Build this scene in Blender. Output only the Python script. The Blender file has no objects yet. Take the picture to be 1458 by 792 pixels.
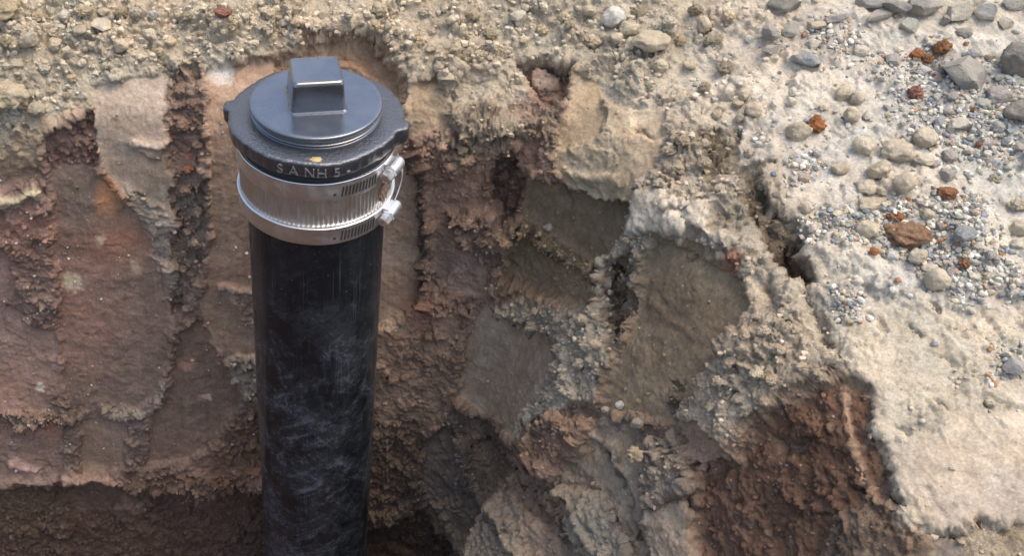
import bpy, bmesh, math, random
import numpy as np
from mathutils import Vector, Matrix, Euler

# ------------------------------------------------------------------ camera, sky, sun, exposure
scn = bpy.context.scene
col = scn.collection
CAM = np.array([0.0, -0.728, 1.404])
PITCH = math.radians(42.0)
FPX, PX0, PY0 = 1600.0, 450.0, 396.0          # focal length and principal point in photo pixels

cd = bpy.data.cameras.new('camera')
cam = bpy.data.objects.new('camera', cd)
col.objects.link(cam)
cam.location = CAM
cam.rotation_euler = (math.pi / 2 - PITCH, 0, 0)
cd.sensor_width = 36.0
cd.lens = FPX / 1458.0 * 36.0
cd.shift_x = (729.0 - PX0) / 1458.0
cd.clip_start = 0.02
cd.clip_end = 500.0
scn.camera = cam

SUN_EL, SUN_AZ = math.radians(70), math.radians(95)   # azimuth clockwise from +Y
world = bpy.data.worlds.new('World')
scn.world = world
world.use_nodes = True
wn = world.node_tree
for n in list(wn.nodes):
    wn.nodes.remove(n)
wo = wn.nodes.new('ShaderNodeOutputWorld')
bg = wn.nodes.new('ShaderNodeBackground')
sky = wn.nodes.new('ShaderNodeTexSky')
sky.sky_type = 'NISHITA'
sky.sun_disc = False
sky.sun_elevation = SUN_EL
sky.sun_rotation = SUN_AZ
sky.air_density = 1.0
sky.dust_density = 4.0
sky.ozone_density = 1.0
wn.links.new(sky.outputs[0], bg.inputs[0])
wn.links.new(bg.outputs[0], wo.inputs[0])
bg.inputs[1].default_value = 0.15

sl = bpy.data.lights.new('sun', 'SUN')
sl.energy = 0.75
sl.angle = math.radians(50)
sl.color = (1.0, 0.90, 0.76)
sun = bpy.data.objects.new('sun', sl)
col.objects.link(sun)
sd = Vector((math.sin(SUN_AZ) * math.cos(SUN_EL), math.cos(SUN_AZ) * math.cos(SUN_EL), math.sin(SUN_EL)))
sun.rotation_euler = sd.to_track_quat('Z', 'Y').to_euler()
sun.location = sd * 5

vs = scn.view_settings
vs.view_transform = 'Standard'
vs.look = 'None'
vs.gamma = 1.0
vs.use_curve_mapping = False
vs.exposure = 1.15

rng = np.random.default_rng(11)
random.seed(5)


# ------------------------------------------------------------------ numeric helpers
def lin(c):
    c = np.asarray(c, float) / 255.0
    return np.where(c <= 0.04045, c / 12.92, ((c + 0.055) / 1.055) ** 2.4)


def sstep(a, b, x):
    t = np.clip((x - a) / (b - a), 0, 1)
    return t * t * (3 - 2 * t)


def hash3(ix, iy, iz, seed):
    h = (ix.astype(np.uint32) * np.uint32(0x8da6b343)) ^ (iy.astype(np.uint32) * np.uint32(0xd8163841)) \
        ^ (iz.astype(np.uint32) * np.uint32(0xcb1ab31f)) ^ np.uint32(seed * 7919 + 13)
    h ^= h >> np.uint32(15)
    h *= np.uint32(0x2c1b3c6d)
    h ^= h >> np.uint32(12)
    h *= np.uint32(0x297a2d39)
    h ^= h >> np.uint32(15)
    return h


def chunked(f, P, *a):
    outs = [f(P[i:i + 65536], *a) for i in range(0, len(P), 65536)]
    if isinstance(outs[0], tuple):
        return tuple(np.concatenate([o[k] for o in outs]) for k in range(len(outs[0])))
    return np.concatenate(outs)


def _perlin(P, seed):
    P = P.astype(np.float32)
    I = np.floor(P)
    Fr = P - I
    I = I.astype(np.int64)
    u = Fr * Fr * Fr * (Fr * (Fr * 6 - 15) + 10)
    out = np.zeros(len(P), np.float32)
    for dx in (0, 1):
        wx = u[:, 0] if dx else 1 - u[:, 0]
        for dy in (0, 1):
            wy = u[:, 1] if dy else 1 - u[:, 1]
            for dz in (0, 1):
                wz = u[:, 2] if dz else 1 - u[:, 2]
                h = hash3(I[:, 0] + dx, I[:, 1] + dy, I[:, 2] + dz, seed)
                gx = (h & np.uint32(1023)).astype(np.float32) / 511.5 - 1
                gy = ((h >> np.uint32(10)) & np.uint32(1023)).astype(np.float32) / 511.5 - 1
                gz = ((h >> np.uint32(20)) & np.uint32(1023)).astype(np.float32) / 511.5 - 1
                out += wx * wy * wz * (gx * (Fr[:, 0] - dx) + gy * (Fr[:, 1] - dy) + gz * (Fr[:, 2] - dz))
    return out * 1.3


def perlin(P, scale, seed):
    return chunked(_perlin, np.asarray(P) * scale, seed)


def fbm(P, scale, seed, octv=3, gain=0.5):
    o = 0
    a = 1.0
    for k in range(octv):
        o = o + a * perlin(P, scale * 2.03 ** k, seed + k)
        a *= gain
    return o


def _worley(P, seed, facets=False):
    P = P.astype(np.float32)
    I = np.floor(P).astype(np.int64)
    n = len(P)
    f1 = np.full(n, 9.0, np.float32)
    f2 = np.full(n, 9.0, np.float32)
    idr = np.zeros(n, np.float32)
    fac = np.zeros(n, np.float32)
    for dx in (-1, 0, 1):
        for dy in (-1, 0, 1):
            for dz in (-1, 0, 1):
                cx, cy, cz = I[:, 0] + dx, I[:, 1] + dy, I[:, 2] + dz
                h = hash3(cx, cy, cz, seed)
                qx = cx + (h & np.uint32(1023)).astype(np.float32) / 1023
                qy = cy + ((h >> np.uint32(10)) & np.uint32(1023)).astype(np.float32) / 1023
                qz = cz + ((h >> np.uint32(20)) & np.uint32(1023)).astype(np.float32) / 1023
                d = np.sqrt((qx - P[:, 0]) ** 2 + (qy - P[:, 1]) ** 2 + (qz - P[:, 2]) ** 2).astype(np.float32)
                near = d < f1
                f2 = np.where(near, f1, np.minimum(f2, d))
                idr = np.where(near, ((h * np.uint32(2654435761)) >> np.uint32(9)).astype(np.float32) % 997 / 997, idr)
                if facets:
                    h2 = h * np.uint32(0x9e3779b1)
                    gx_ = ((h2 >> np.uint32(3)) & np.uint32(255)).astype(np.float32) / 127.5 - 1
                    gy_ = ((h2 >> np.uint32(11)) & np.uint32(255)).astype(np.float32) / 127.5 - 1
                    gz_ = ((h2 >> np.uint32(19)) & np.uint32(255)).astype(np.float32) / 127.5 - 1
                    fac = np.where(near, (P[:, 0] - qx) * gx_ + (P[:, 1] - qy) * gy_ + (P[:, 2] - qz) * gz_, fac)
                f1 = np.where(near, d, f1)
    return (f1, f2, idr, fac) if facets else (f1, f2, idr)


def worley(P, cell, seed, facets=False):
    return chunked(_worley, np.asarray(P) / cell, seed, facets)


def project(P):
    d = P - CAM
    c, s = math.cos(PITCH), math.sin(PITCH)
    zc = d[:, 1] * c - d[:, 2] * s
    yc = d[:, 1] * s + d[:, 2] * c
    ok = zc > 0.15
    zz = np.where(ok, zc, 1)
    px = np.where(ok, PX0 + FPX * d[:, 0] / zz, -9999)
    py = np.where(ok, PY0 - FPX * yc / zz, -9999)
    return px.astype(np.float32), py.astype(np.float32), zc


def seg_dist(px, py, pts, closed):
    pts = np.asarray(pts, np.float32)
    n = len(pts)
    best = np.full(len(px), 1e9, np.float32)
    inside = np.zeros(len(px), bool)
    for i in range(n if closed else n - 1):
        ax, ay = pts[i]
        bx, by = pts[(i + 1) % n]
        ex, ey = bx - ax, by - ay
        L = ex * ex + ey * ey + 1e-9
        t = np.clip(((px - ax) * ex + (py - ay) * ey) / L, 0, 1)
        d = (px - ax - t * ex) ** 2 + (py - ay - t * ey) ** 2
        best = np.minimum(best, d)
        if closed:
            c = (ay > py) != (by > py)
            xx = ax + (py - ay) * ex / (ey if abs(ey) > 1e-6 else 1e-6)
            inside ^= c & (px < xx)
    d = np.sqrt(best)
    return np.where(inside, d, -d) if closed else d


# ------------------------------------------------------------------ material helpers
class NT:
    def __init__(self, name):
        self.m = bpy.data.materials.new(name)
        self.m.use_nodes = True
        self.t = self.m.node_tree
        self.p = self.t.nodes['Principled BSDF']
        self.out = self.t.nodes['Material Output']

    def n(self, kind, **kw):
        nd = self.t.nodes.new('ShaderNode' + kind)
        for k, v in kw.items():
            if k.startswith('i_'):
                nd.inputs[k[2:].replace('_', ' ')].default_value = v
            else:
                setattr(nd, k, v)
        return nd

    def l(self, a, b):
        self.t.links.new(a, b)

    def coords(self, scale=(1, 1, 1)):
        tc = self.n('TexCoord')
        mp = self.n('Mapping')
        mp.inputs['Scale'].default_value = scale
        self.l(tc.outputs['Object'], mp.inputs['Vector'])
        return mp.outputs[0]

    def noise(self, vec, scale, detail=4, rough=0.55, dist=0.0):
        nd = self.n('TexNoise')
        nd.inputs['Scale'].default_value = scale
        nd.inputs['Detail'].default_value = detail
        nd.inputs['Roughness'].default_value = rough
        nd.inputs['Distortion'].default_value = dist
        self.l(vec, nd.inputs['Vector'])
        return nd.outputs['Fac']

    def ramp(self, fac, stops):
        r = self.n('ValToRGB')
        cr = r.color_ramp
        while len(cr.elements) < len(stops):
            cr.elements.new(0.5)
        for e, (p, c) in zip(cr.elements, stops):
            e.position = p
            e.color = (c, c, c, 1) if np.isscalar(c) else (*c, 1)
        self.l(fac, r.inputs[0])
        return r.outputs[0]

    def mix(self, fac, a, b, mode='MIX'):
        m = self.n('Mix', data_type='RGBA', blend_type=mode)
        for sock, v in ((m.inputs['Factor'], fac), (m.inputs['A'], a), (m.inputs['B'], b)):
            if hasattr(v, 'links'):
                self.l(v, sock)
            elif np.isscalar(v):
                sock.default_value = v if sock.name == 'Factor' else (v, v, v, 1)
            else:
                sock.default_value = (*v, 1)
        return m.outputs['Result']

    def math(self, op, a, b=0.0):
        m = self.n('Math', operation=op)
        for i, v in enumerate((a, b)):
            if hasattr(v, 'links'):
                self.l(v, m.inputs[i])
            else:
                m.inputs[i].default_value = v
        return m.outputs[0]

    def bump(self, h, strength, dist, prev=None):
        b = self.n('Bump')
        b.inputs['Distance'].default_value = dist
        if hasattr(strength, 'links'):
            self.l(strength, b.inputs['Strength'])
        else:
            b.inputs['Strength'].default_value = strength
        self.l(h, b.inputs['Height'])
        if prev is not None:
            self.l(prev, b.inputs['Normal'])
        return b.outputs[0]


def soil_material():
    s = NT('soil')
    v = s.coords()
    at = s.n('Attribute', attribute_name='soil')
    ro = s.n('Attribute', attribute_name='rough')
    n1 = s.noise(v, 90, 5, 0.6)
    n2 = s.noise(v, 520, 3, 0.6)
    c1 = s.mix(1.0, at.outputs['Color'], s.ramp(n1, [(0.3, (0.80, 0.79, 0.77)), (0.7, (1.18, 1.18, 1.18))]), 'MULTIPLY')
    c2 = s.mix(1.0, c1, s.ramp(n2, [(0.32, 0.80), (0.68, 1.16)]), 'MULTIPLY')
    vo = s.n('TexVoronoi')
    vo.inputs['Scale'].default_value = 330
    s.l(v, vo.inputs['Vector'])
    # pale sand grains: a sparse set of small cells
    sep = s.n('SeparateColor')
    s.l(vo.outputs['Color'], sep.inputs[0])
    pick = s.math('MULTIPLY', s.math('GREATER_THAN', sep.outputs[0], s.math('ADD', 0.80, s.math('MULTIPLY', s.noise(v, 25, 2), 0.35))), s.math('LESS_THAN', vo.outputs['Distance'], 0.33))
    c3 = s.mix(s.math('MULTIPLY', pick, 0.35), c2, (0.55, 0.50, 0.44))
    s.l(c3, s.p.inputs['Base Color'])
    s.p.inputs['Roughness'].default_value = 0.93
    s.p.inputs['Specular IOR Level'].default_value = 0.25
    k = s.math('ADD', s.math('MULTIPLY', ro.outputs['Fac'], 0.85), 0.10)
    b1 = s.bump(s.noise(v, 260, 6, 0.72), k, 0.0075)
    b2 = s.bump(s.noise(v, 900, 3, 0.6), k, 0.003, b1)
    s.l(b2, s.p.inputs['Normal'])
    return s.m


def stone_material(name, kind):
    s = NT(name)
    v = s.coords()
    at = s.n('Attribute', attribute_name='tint')
    oi = s.n('ObjectInfo')
    va = s.n('VectorMath', operation='ADD')
    s.l(v, va.inputs[0])
    s.l(oi.outputs['Random'], va.inputs[1])
    v = va.outputs[0]
    n1 = s.noise(v, 120, 6, 0.65)
    n2 = s.noise(v, 700, 3, 0.6)
    c1 = s.mix(1.0, at.outputs['Color'], s.ramp(n1, [(0.28, 0.70), (0.72, 1.25)]), 'MULTIPLY')
    c2 = s.mix(1.0, c1, s.ramp(n2, [(0.3, 0.82), (0.7, 1.15)]), 'MULTIPLY')
    dust = s.ramp(s.noise(v, 55, 4, 0.6), [(0.35, 0.15), (0.62, 0.75 if kind == 'rock' else 0.6)])
    c3 = s.mix(dust, c2, (0.44, 0.385, 0.30))
    if kind == 'clod':
        c3 = c2
    s.l(c3, s.p.inputs['Base Color'])
    s.p.inputs['Roughness'].default_value = 0.9 if kind != 'rock' else 0.75
    s.p.inputs['Specular IOR Level'].default_value = 0.3
    b1 = s.bump(s.noise(v, 300, 6, 0.7), 0.9 if kind == 'clod' else 0.8, 0.0045 if kind == 'clod' else 0.003)
    b2 = s.bump(s.noise(v, 1200, 2, 0.6), 0.5, 0.0008, b1)
    s.l(b2, s.p.inputs['Normal'])
    return s.m


def crumb_material():
    s = NT('crumb')
    v = s.coords()
    at = s.n('Attribute', attribute_name='tint')
    n1 = s.noise(v, 400, 4, 0.6)
    s.l(s.mix(1.0, at.outputs['Color'], s.ramp(n1, [(0.3, 0.75), (0.7, 1.2)]), 'MULTIPLY'), s.p.inputs['Base Color'])
    s.p.inputs['Roughness'].default_value = 0.9
    s.p.inputs['Specular IOR Level'].default_value = 0.25
    s.l(s.bump(s.noise(v, 900, 4, 0.6), 0.6, 0.0012), s.p.inputs['Normal'])
    return s.m


def pipe_material():
    s = NT('black_pipe_plastic')
    v = s.coords((1, 1, 1))
    vv = s.coords((1, 1, 0.012))        # vertical scratches
    tc = s.n('TexCoord')

    def dirn(rot, scale):
        m = s.n('Mapping')
        m.vector_type = 'TEXTURE'                    # turn first, then stretch along the turned axis
        m.inputs['Rotation'].default_value = rot
        m.inputs['Scale'].default_value = tuple(1 / q for q in scale)
        s.l(tc.outputs['Object'], m.inputs['Vector'])
        return m.outputs[0]
    film = s.ramp(s.noise(v, 17, 8, 0.72, 0.3), [(0.42, 0.0), (0.60, 1.0)])                  # thin dust film, patchy
    wipe = s.ramp(s.noise(dirn((0.3, 0.9, 0.2), (1, 1, 0.10)), 130, 6, 0.72), [(0.50, 0.0), (0.66, 1.0)])
    wip2 = s.ramp(s.noise(dirn((0.2, -0.7, 0.5), (1, 1, 0.07)), 170, 6, 0.72), [(0.52, 0.0), (0.66, 1.0)])
    scr = s.ramp(s.noise(vv, 1100, 3, 0.6), [(0.60, 0.0), (0.68, 1.0)])
    scm = s.ramp(s.noise(v, 18, 3, 0.5), [(0.42, 0.0), (0.62, 1.0)])
    edge = s.ramp(s.noise(dirn((0, 0, 0), (1, 1, 0.3)), 30, 5, 0.6), [(0.5, 0.0), (0.75, 1.0)])
    hs = s.n('SeparateXYZ')
    s.l(tc.outputs['Object'], hs.inputs[0])
    low = s.ramp(hs.outputs[2], [(0.0, 1.0), (0.66, 1.0), (0.80, 0.25)])     # handled and dusty lower down, clean under the band
    wipes = s.math('MAXIMUM', s.math('MULTIPLY', wipe, 0.7), s.math('MULTIPLY', wip2, 0.6))
    grain = s.ramp(s.noise(v, 260, 6, 0.75), [(0.35, 0.25), (0.65, 1.0)])
    film = s.math('MULTIPLY', film, grain)
    f = s.math('ADD', s.math('MULTIPLY', film, 0.34), s.math('MULTIPLY', s.math('MULTIPLY', wipes, s.math('ADD', s.math('MULTIPLY', film, s.ramp(s.noise(v, 9, 3), [(0.4, 0.15), (0.6, 1.3)])), 0.16)), 0.95))
    f = s.math('ADD', f, s.math('MULTIPLY', edge, 0.08))
    f = s.math('ADD', s.math('MULTIPLY', f, low), s.math('MULTIPLY', s.math('MULTIPLY', scr, scm), 0.28))
    fleck = s.ramp(s.noise(v, 420, 2, 0.5), [(0.72, 0.0), (0.76, 0.8)])
    f2 = s.math('MINIMUM', s.math('MAXIMUM', f, fleck), 1.0)
    c = s.mix(s.math('MULTIPLY', f2, 0.72), (0.006, 0.0075, 0.010), (0.22, 0.245, 0.265))
    s.l(c, s.p.inputs['Base Color'])
    s.l(s.ramp(f2, [(0.0, 0.14), (0.6, 0.45)]), s.p.inputs['Roughness'])
    s.p.inputs['IOR'].default_value = 1.46
    s.l(s.bump(s.noise(v, 160, 3), 0.10, 0.0006), s.p.inputs['Normal'])
    return s.m


def plug_material():
    s = NT('black_plug_plastic')
    v = s.coords()
    d = s.ramp(s.noise(v, 45, 5, 0.6), [(0.42, 0.0), (0.75, 1.0)])
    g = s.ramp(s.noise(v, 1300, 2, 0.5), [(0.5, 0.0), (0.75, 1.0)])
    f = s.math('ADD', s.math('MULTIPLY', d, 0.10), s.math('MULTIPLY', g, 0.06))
    s.l(s.mix(f, (0.017, 0.022, 0.031), (0.28, 0.29, 0.30)), s.p.inputs['Base Color'])  # blue tint in the base colour stands in for reflected sky
    s.l(s.ramp(d, [(0.0, 0.27), (1.0, 0.42)]), s.p.inputs['Roughness'])
    s.p.inputs['IOR'].default_value = 1.75
    s.p.inputs['Specular IOR Level'].default_value = 0.5
    s.p.inputs['Coat Weight'].default_value = 1.0
    s.p.inputs['Coat Roughness'].default_value = 0.2
    s.p.inputs['Coat IOR'].default_value = 2.0
    s.l(s.bump(s.noise(v, 700, 3), 0.12, 0.0004), s.p.inputs['Normal'])
    return s.m


def iron_material():
    s = NT('tarred_cast_iron')
    v = s.coords()
    rust = s.ramp(s.noise(v, 38, 5, 0.65), [(0.63, 0.0), (0.70, 1.0)])
    g = s.ramp(s.noise(v, 900, 3, 0.6), [(0.5, 0.0), (0.8, 1.0)])
    c = s.mix(s.math('MULTIPLY', g, 0.14), (0.016, 0.019, 0.025), (0.34, 0.36, 0.40))
    c = s.mix(s.math('MULTIPLY', rust, 0.5), c, (0.16, 0.085, 0.05))
    s.l(c, s.p.inputs['Base Color'])
    s.p.inputs['Roughness'].default_value = 0.33
    s.p.inputs['IOR'].default_value = 1.6
    s.p.inputs['Specular IOR Level'].default_value = 0.6
    s.p.inputs['Coat Weight'].default_value = 1.0
    s.p.inputs['Coat IOR'].default_value = 1.6
    s.p.inputs['Coat Roughness'].default_value = 0.25
    b1 = s.bump(s.noise(v, 520, 4, 0.6), 0.55, 0.0011)
    b2 = s.bump(s.noise(v, 130, 4, 0.6), 0.2, 0.0015, b1)
    s.l(b2, s.p.inputs['Normal'])
    s.l(b2, s.p.inputs['Coat Normal'])
    return s.m


def steel_material(name, rough=0.32, tint=(0.62, 0.59, 0.55), dirt=0.5):
    s = NT(name)
    v = s.coords()
    vv = s.coords((1, 1, 12))
    d = s.ramp(s.noise(v, 70, 8, 0.7), [(0.45, 0.0), (0.80, 1.0)])
    s.p.inputs['Metallic'].default_value = 1.0
    s.l(s.mix(s.math('MULTIPLY', d, dirt), tint, (0.42, 0.36, 0.29)), s.p.inputs['Base Color'])
    s.l(s.ramp(d, [(0.0, rough), (1.0, 0.62)]), s.p.inputs['Roughness'])
    s.p.inputs['Metallic'].default_value = 1.0
    s.l(s.bump(s.noise(vv, 160, 3), 0.12, 0.0005), s.p.inputs['Normal'])
    return s.m


def plain(name, c, rough=0.8, bump=0.4):
    s = NT(name)
    v = s.coords()
    s.l(s.mix(1.0, c, s.ramp(s.noise(v, 300, 4), [(0.3, 0.75), (0.7, 1.2)]), 'MULTIPLY'), s.p.inputs['Base Color'])
    s.p.inputs['Roughness'].default_value = rough
    s.l(s.bump(s.noise(v, 600, 4), bump, 0.001), s.p.inputs['Normal'])
    return s.m


SOIL = soil_material()
CRUMB = crumb_material()
ST = {k: stone_material(k + '_surface', k) for k in ('rock', 'pebble', 'clod')}


def tag(o, label=None, cat=None, group=None, kind=None):
    for k, v in (('label', label), ('category', cat), ('group', group), ('kind', kind)):
        if v:
            o[k] = v
    return o


def np_mesh(name, V, F, mats, smooth=True):
    """V (n,3), F (m,k) with k 3 or 4"""
    me = bpy.data.meshes.new(name)
    V = np.ascontiguousarray(V, np.float32)
    F = np.ascontiguousarray(F, np.int32)
    m, k = F.shape
    me.vertices.add(len(V))
    me.vertices.foreach_set('co', V.ravel())
    me.loops.add(m * k)
    me.loops.foreach_set('vertex_index', F.ravel())
    me.polygons.add(m)
    me.polygons.foreach_set('loop_start', np.arange(0, m * k, k, dtype=np.int32))
    me.polygons.foreach_set('loop_total', np.full(m, k, np.int32))
    me.polygons.foreach_set('use_smooth', np.full(m, smooth, bool))
    me.materials.append(mats)
    me.update(calc_edges=True)
    return me


def set_attr(me, name, arr, typ):
    a = me.attributes.new(name, typ, 'POINT')
    arr = np.asarray(arr, np.float32)
    if typ == 'FLOAT_COLOR':
        arr = np.concatenate([arr, np.ones((len(arr), 1), np.float32)], 1)
        a.data.foreach_set('color', arr.ravel())
    else:
        a.data.foreach_set('value', arr.ravel())


# ------------------------------------------------------------------ terrain: base surface of the pit
RIM = [(-1.45, 0.115), (-0.70, 0.115), (-0.36, 0.115), (0.12, 0.115), (0.22, 0.075), (0.285, 0.0), (0.31, -0.08),
       (0.345, -0.18), (0.395, -0.30), (0.44, -0.42), (0.50, -0.62), (0.55, -0.85), (0.56, -1.10), (0.40, -1.32), (-0.6, -1.35),
       (-1.55, -1.30), (-1.85, -1.1), (-1.85, -0.3), (-1.70, 0.02)]
rp = np.array(RIM)
sg = np.roll(rp, -1, 0) - rp
sl_ = np.hypot(sg[:, 0], sg[:, 1])
cum = np.concatenate([[0], np.cumsum(sl_)])
TOT = cum[-1]
NS = 4000
ss = np.arange(NS) * TOT / NS
rx = np.interp(ss, cum, np.append(rp[:, 0], rp[0, 0]))
ry = np.interp(ss, cum, np.append(rp[:, 1], rp[0, 1]))
sig = 0.035 / (TOT / NS)
kx = np.arange(-int(4 * sig), int(4 * sig) + 1)
ker = np.exp(-0.5 * (kx / sig) ** 2)
ker /= ker.sum()
rx = np.convolve(np.concatenate([rx[-len(kx):], rx, rx[:len(kx)]]), ker, 'same')[len(kx):-len(kx)]
ry = np.convolve(np.concatenate([ry[-len(kx):], ry, ry[:len(kx)]]), ker, 'same')[len(kx):-len(kx)]

s_lo = cum[2] - 0.06          # left edge of what the picture shows
s_hi = cum[9] + 0.0           # right wall, under the picture's lower right corner
s_cor = cum[4]                # where the back wall turns into the right one
DS = 0.00108
a_dense = np.arange(s_lo, s_hi, DS)


def coarse(n, L, d0):
    """n+1 growing steps from 0 to L"""
    g = np.linspace(0, 1, n + 1)
    return L * (g * (d0 * n / L) + (1 - d0 * n / L) * g ** 2.2)


right = s_hi + coarse(60, TOT - s_hi - 0.012 + 0.0, 0.0015)[0:]
left = s_lo - coarse(40, s_lo - 0.0, 0.0015)[1:][::-1]
A = np.concatenate([left, a_dense, right])
NA = len(A)
tx = np.interp(A, ss, np.gradient(rx, TOT / NS))
ty = np.interp(A, ss, np.gradient(ry, TOT / NS))
RX = np.interp(A, ss, rx)
RY = np.interp(A, ss, ry)
tl = np.hypot(tx, ty)
tx, ty = tx / tl, ty / tl
NX, NY = -ty, tx                # outward: left of the walking direction (path runs clockwise seen from above)

DW = 0.00112
W_lo, W_hi = -0.70, 0.34
w_dense = np.arange(W_lo, W_hi, DW)
w_wall = W_lo - coarse(8, 0.2, 0.004)[1:][::-1]
w_gr = W_hi + np.concatenate([coarse(25, 0.5, 0.002)[1:], 0.5 + coarse(18, 40.0, 0.05)[1:]])
W = np.concatenate([w_wall, w_dense, w_gr])
NW = len(W)
kz = int(np.argmin(np.abs(W)))

back = 1 - sstep(s_cor - 0.05, s_cor + 0.16, A)          # 1 on the back wall, 0 on the right wall
far_side = sstep(cum[10], cum[12], A)                     # the two sides behind the camera
wall_ang = np.radians(np.where(A > cum[13], 88, 86.5 * back + 68 * (1 - back)))
gr_ang = np.radians(31 * back + 15 * (1 - back)) * (1 - 0.6 * far_side)
rim_z = 0.845 * back + (1 - back) * np.interp(A, [cum[4], cum[5], cum[6], cum[8], cum[10], TOT], [0.86, 0.865, 0.85, 0.79, 0.79, 0.84])
bl = 0.045 + 0.02 * (1 - back)
AA, WW = np.meshgrid(np.arange(NA), W, indexing='ij')
ph = wall_ang[:, None] + (gr_ang - wall_ang)[:, None] * sstep(-1, 1, W[None, :] / bl[:, None])
flat = sstep(0.45, 1.6, W)
ph = ph * (1 - flat[None, :]) + 0.015 * flat[None, :]
dw = np.diff(W)
mid = 0.5 * (ph[:, 1:] + ph[:, :-1])
co = np.concatenate([np.zeros((NA, 1)), np.cumsum(np.cos(mid) * dw, 1)], 1)
cz = np.concatenate([np.zeros((NA, 1)), np.cumsum(np.sin(mid) * dw, 1)], 1)
co -= co[:, kz:kz + 1]
cz -= cz[:, kz:kz + 1]
X = RX[:, None] + NX[:, None] * co
Y = RY[:, None] + NY[:, None] * co
Z = rim_z[:, None] + cz
BN = np.stack([-NX[:, None] * np.sin(ph), -NY[:, None] * np.sin(ph), np.cos(ph)], -1).reshape(-1, 3)
B = np.stack([X, Y, Z], -1).reshape(-1, 3)
px0, py0, dep = project(B)
NV = len(B)
Wv = np.tile(W, NA).astype(np.float32)
backv = np.repeat(back, NW).astype(np.float32)

# noise fields shared by everything on the surface
q1 = perlin(B, 55, 1)
q2 = perlin(B, 55, 2)
q3 = perlin(B, 210, 3)
q4 = perlin(B, 210, 4)
wx = px0 + 10 * q1 + 3.0 * q3
wy = py0 + 10 * q2 + 3.0 * q4
wx2 = px0 + 4.5 * q1 + 1.0 * q3            # gentler warp for cleanly cut edges
wy2 = py0 + 4.5 * q2 + 1.0 * q4
wx3 = px0 + 8 * q1                          # slow warp only: deep steps keep a clean edge
wy3 = py0 + 8 * q2
big = fbm(B, 9, 20, 3)
med = fbm(B, 34, 30, 3)

disp = 0.010 * big + 0.004 * med
rough = (0.48 - 0.20 * sstep(0.02, 0.10, Wv) * (1 - backv)).astype(np.float32)
strata = np.zeros(NV, np.float32)
KG, KW = 0.79, 1.60                         # dry top soil / damp clay: photo tone to albedo


def colr(c, k):
    return (lin(c) * k).astype(np.float32)


# base colours: dry tan above the cut, brown clay in the cut face
tan = colr((204, 187, 160), KG)
grey_tan = colr((208, 199, 183), KG)
brown = colr((116, 95, 80), KW)
red_brown = colr((112, 84, 70), KW)
tmask = sstep(-0.035, 0.012, Wv + 0.02 * med + 0.015 * q1)
bank_c = grey_tan[None, :] * sstep(0.0, 0.12, Wv + 0.03 * q1)[:, None] + tan[None, :] * (1 - sstep(0.0, 0.12, Wv + 0.03 * q1)[:, None])
topc = tan[None, :] * backv[:, None] + bank_c * (1 - backv[:, None])
wallc = brown[None, :] + (red_brown - brown)[None, :] * np.clip(0.5 + 0.9 * big, 0, 1)[:, None]
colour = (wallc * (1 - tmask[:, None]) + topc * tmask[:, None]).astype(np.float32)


def region(poly, d=0.0, tilt=(0, 0), c=None, k=KW, r=None, soft=4, clean=False, lip=0.0, st=None, mode='set', ca=1.0):
    """Reshape one patch of soil: d metres out of (+) or into (-) the face, tilt metres per 100 px"""
    p = np.asarray(poly, float)
    x0, y0 = p.min(0) - 25
    x1, y1 = p.max(0) + 25
    idx = np.nonzero((px0 > x0) & (px0 < x1) & (py0 > y0) & (py0 < y1))[0]
    if len(idx) == 0:
        return
    ux, uy = (wx2[idx], wy2[idx]) if clean else (wx3[idx], wy3[idx]) if abs(d) > 0.007 else (wx[idx], wy[idx])
    sdv = seg_dist(ux, uy, poly, True)
    soft = max(soft, 8 if abs(d) > 0.009 else 5)
    m = sstep(-soft * 0.5, soft * 0.5, sdv)
    cx, cy = p.mean(0)
    dd = d + tilt[0] * (px0[idx] - cx) / 100 + tilt[1] * (py0[idx] - cy) / 100
    if mode == 'set':
        disp[idx] = disp[idx] * (1 - m) + (dd + (0.08 if (r is not None and r < 0.2) else 0.3) * disp[idx]) * m
    else:
        disp[idx] += dd * m
    if lip:
        disp[idx] += lip * np.exp(-((sdv + 3) / 4.0) ** 2) * (0.6 + 1.2 * q3[idx] + 0.8 * q1[idx])
    if c is not None:
        cc = colr(c, k)
        mc = sstep(-soft * 1.1, soft * 1.1, sdv + 3.5 * q3[idx] + 2 * q4[idx]) * ca
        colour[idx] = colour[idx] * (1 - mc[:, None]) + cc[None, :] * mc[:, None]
    if r is not None:
        r = r * 0.72 if r > 0.3 else r
        rough[idx] = rough[idx] * (1 - m) + r * m
    if st is not None:
        strata[idx] = strata[idx] * (1 - m) + st * m


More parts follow.
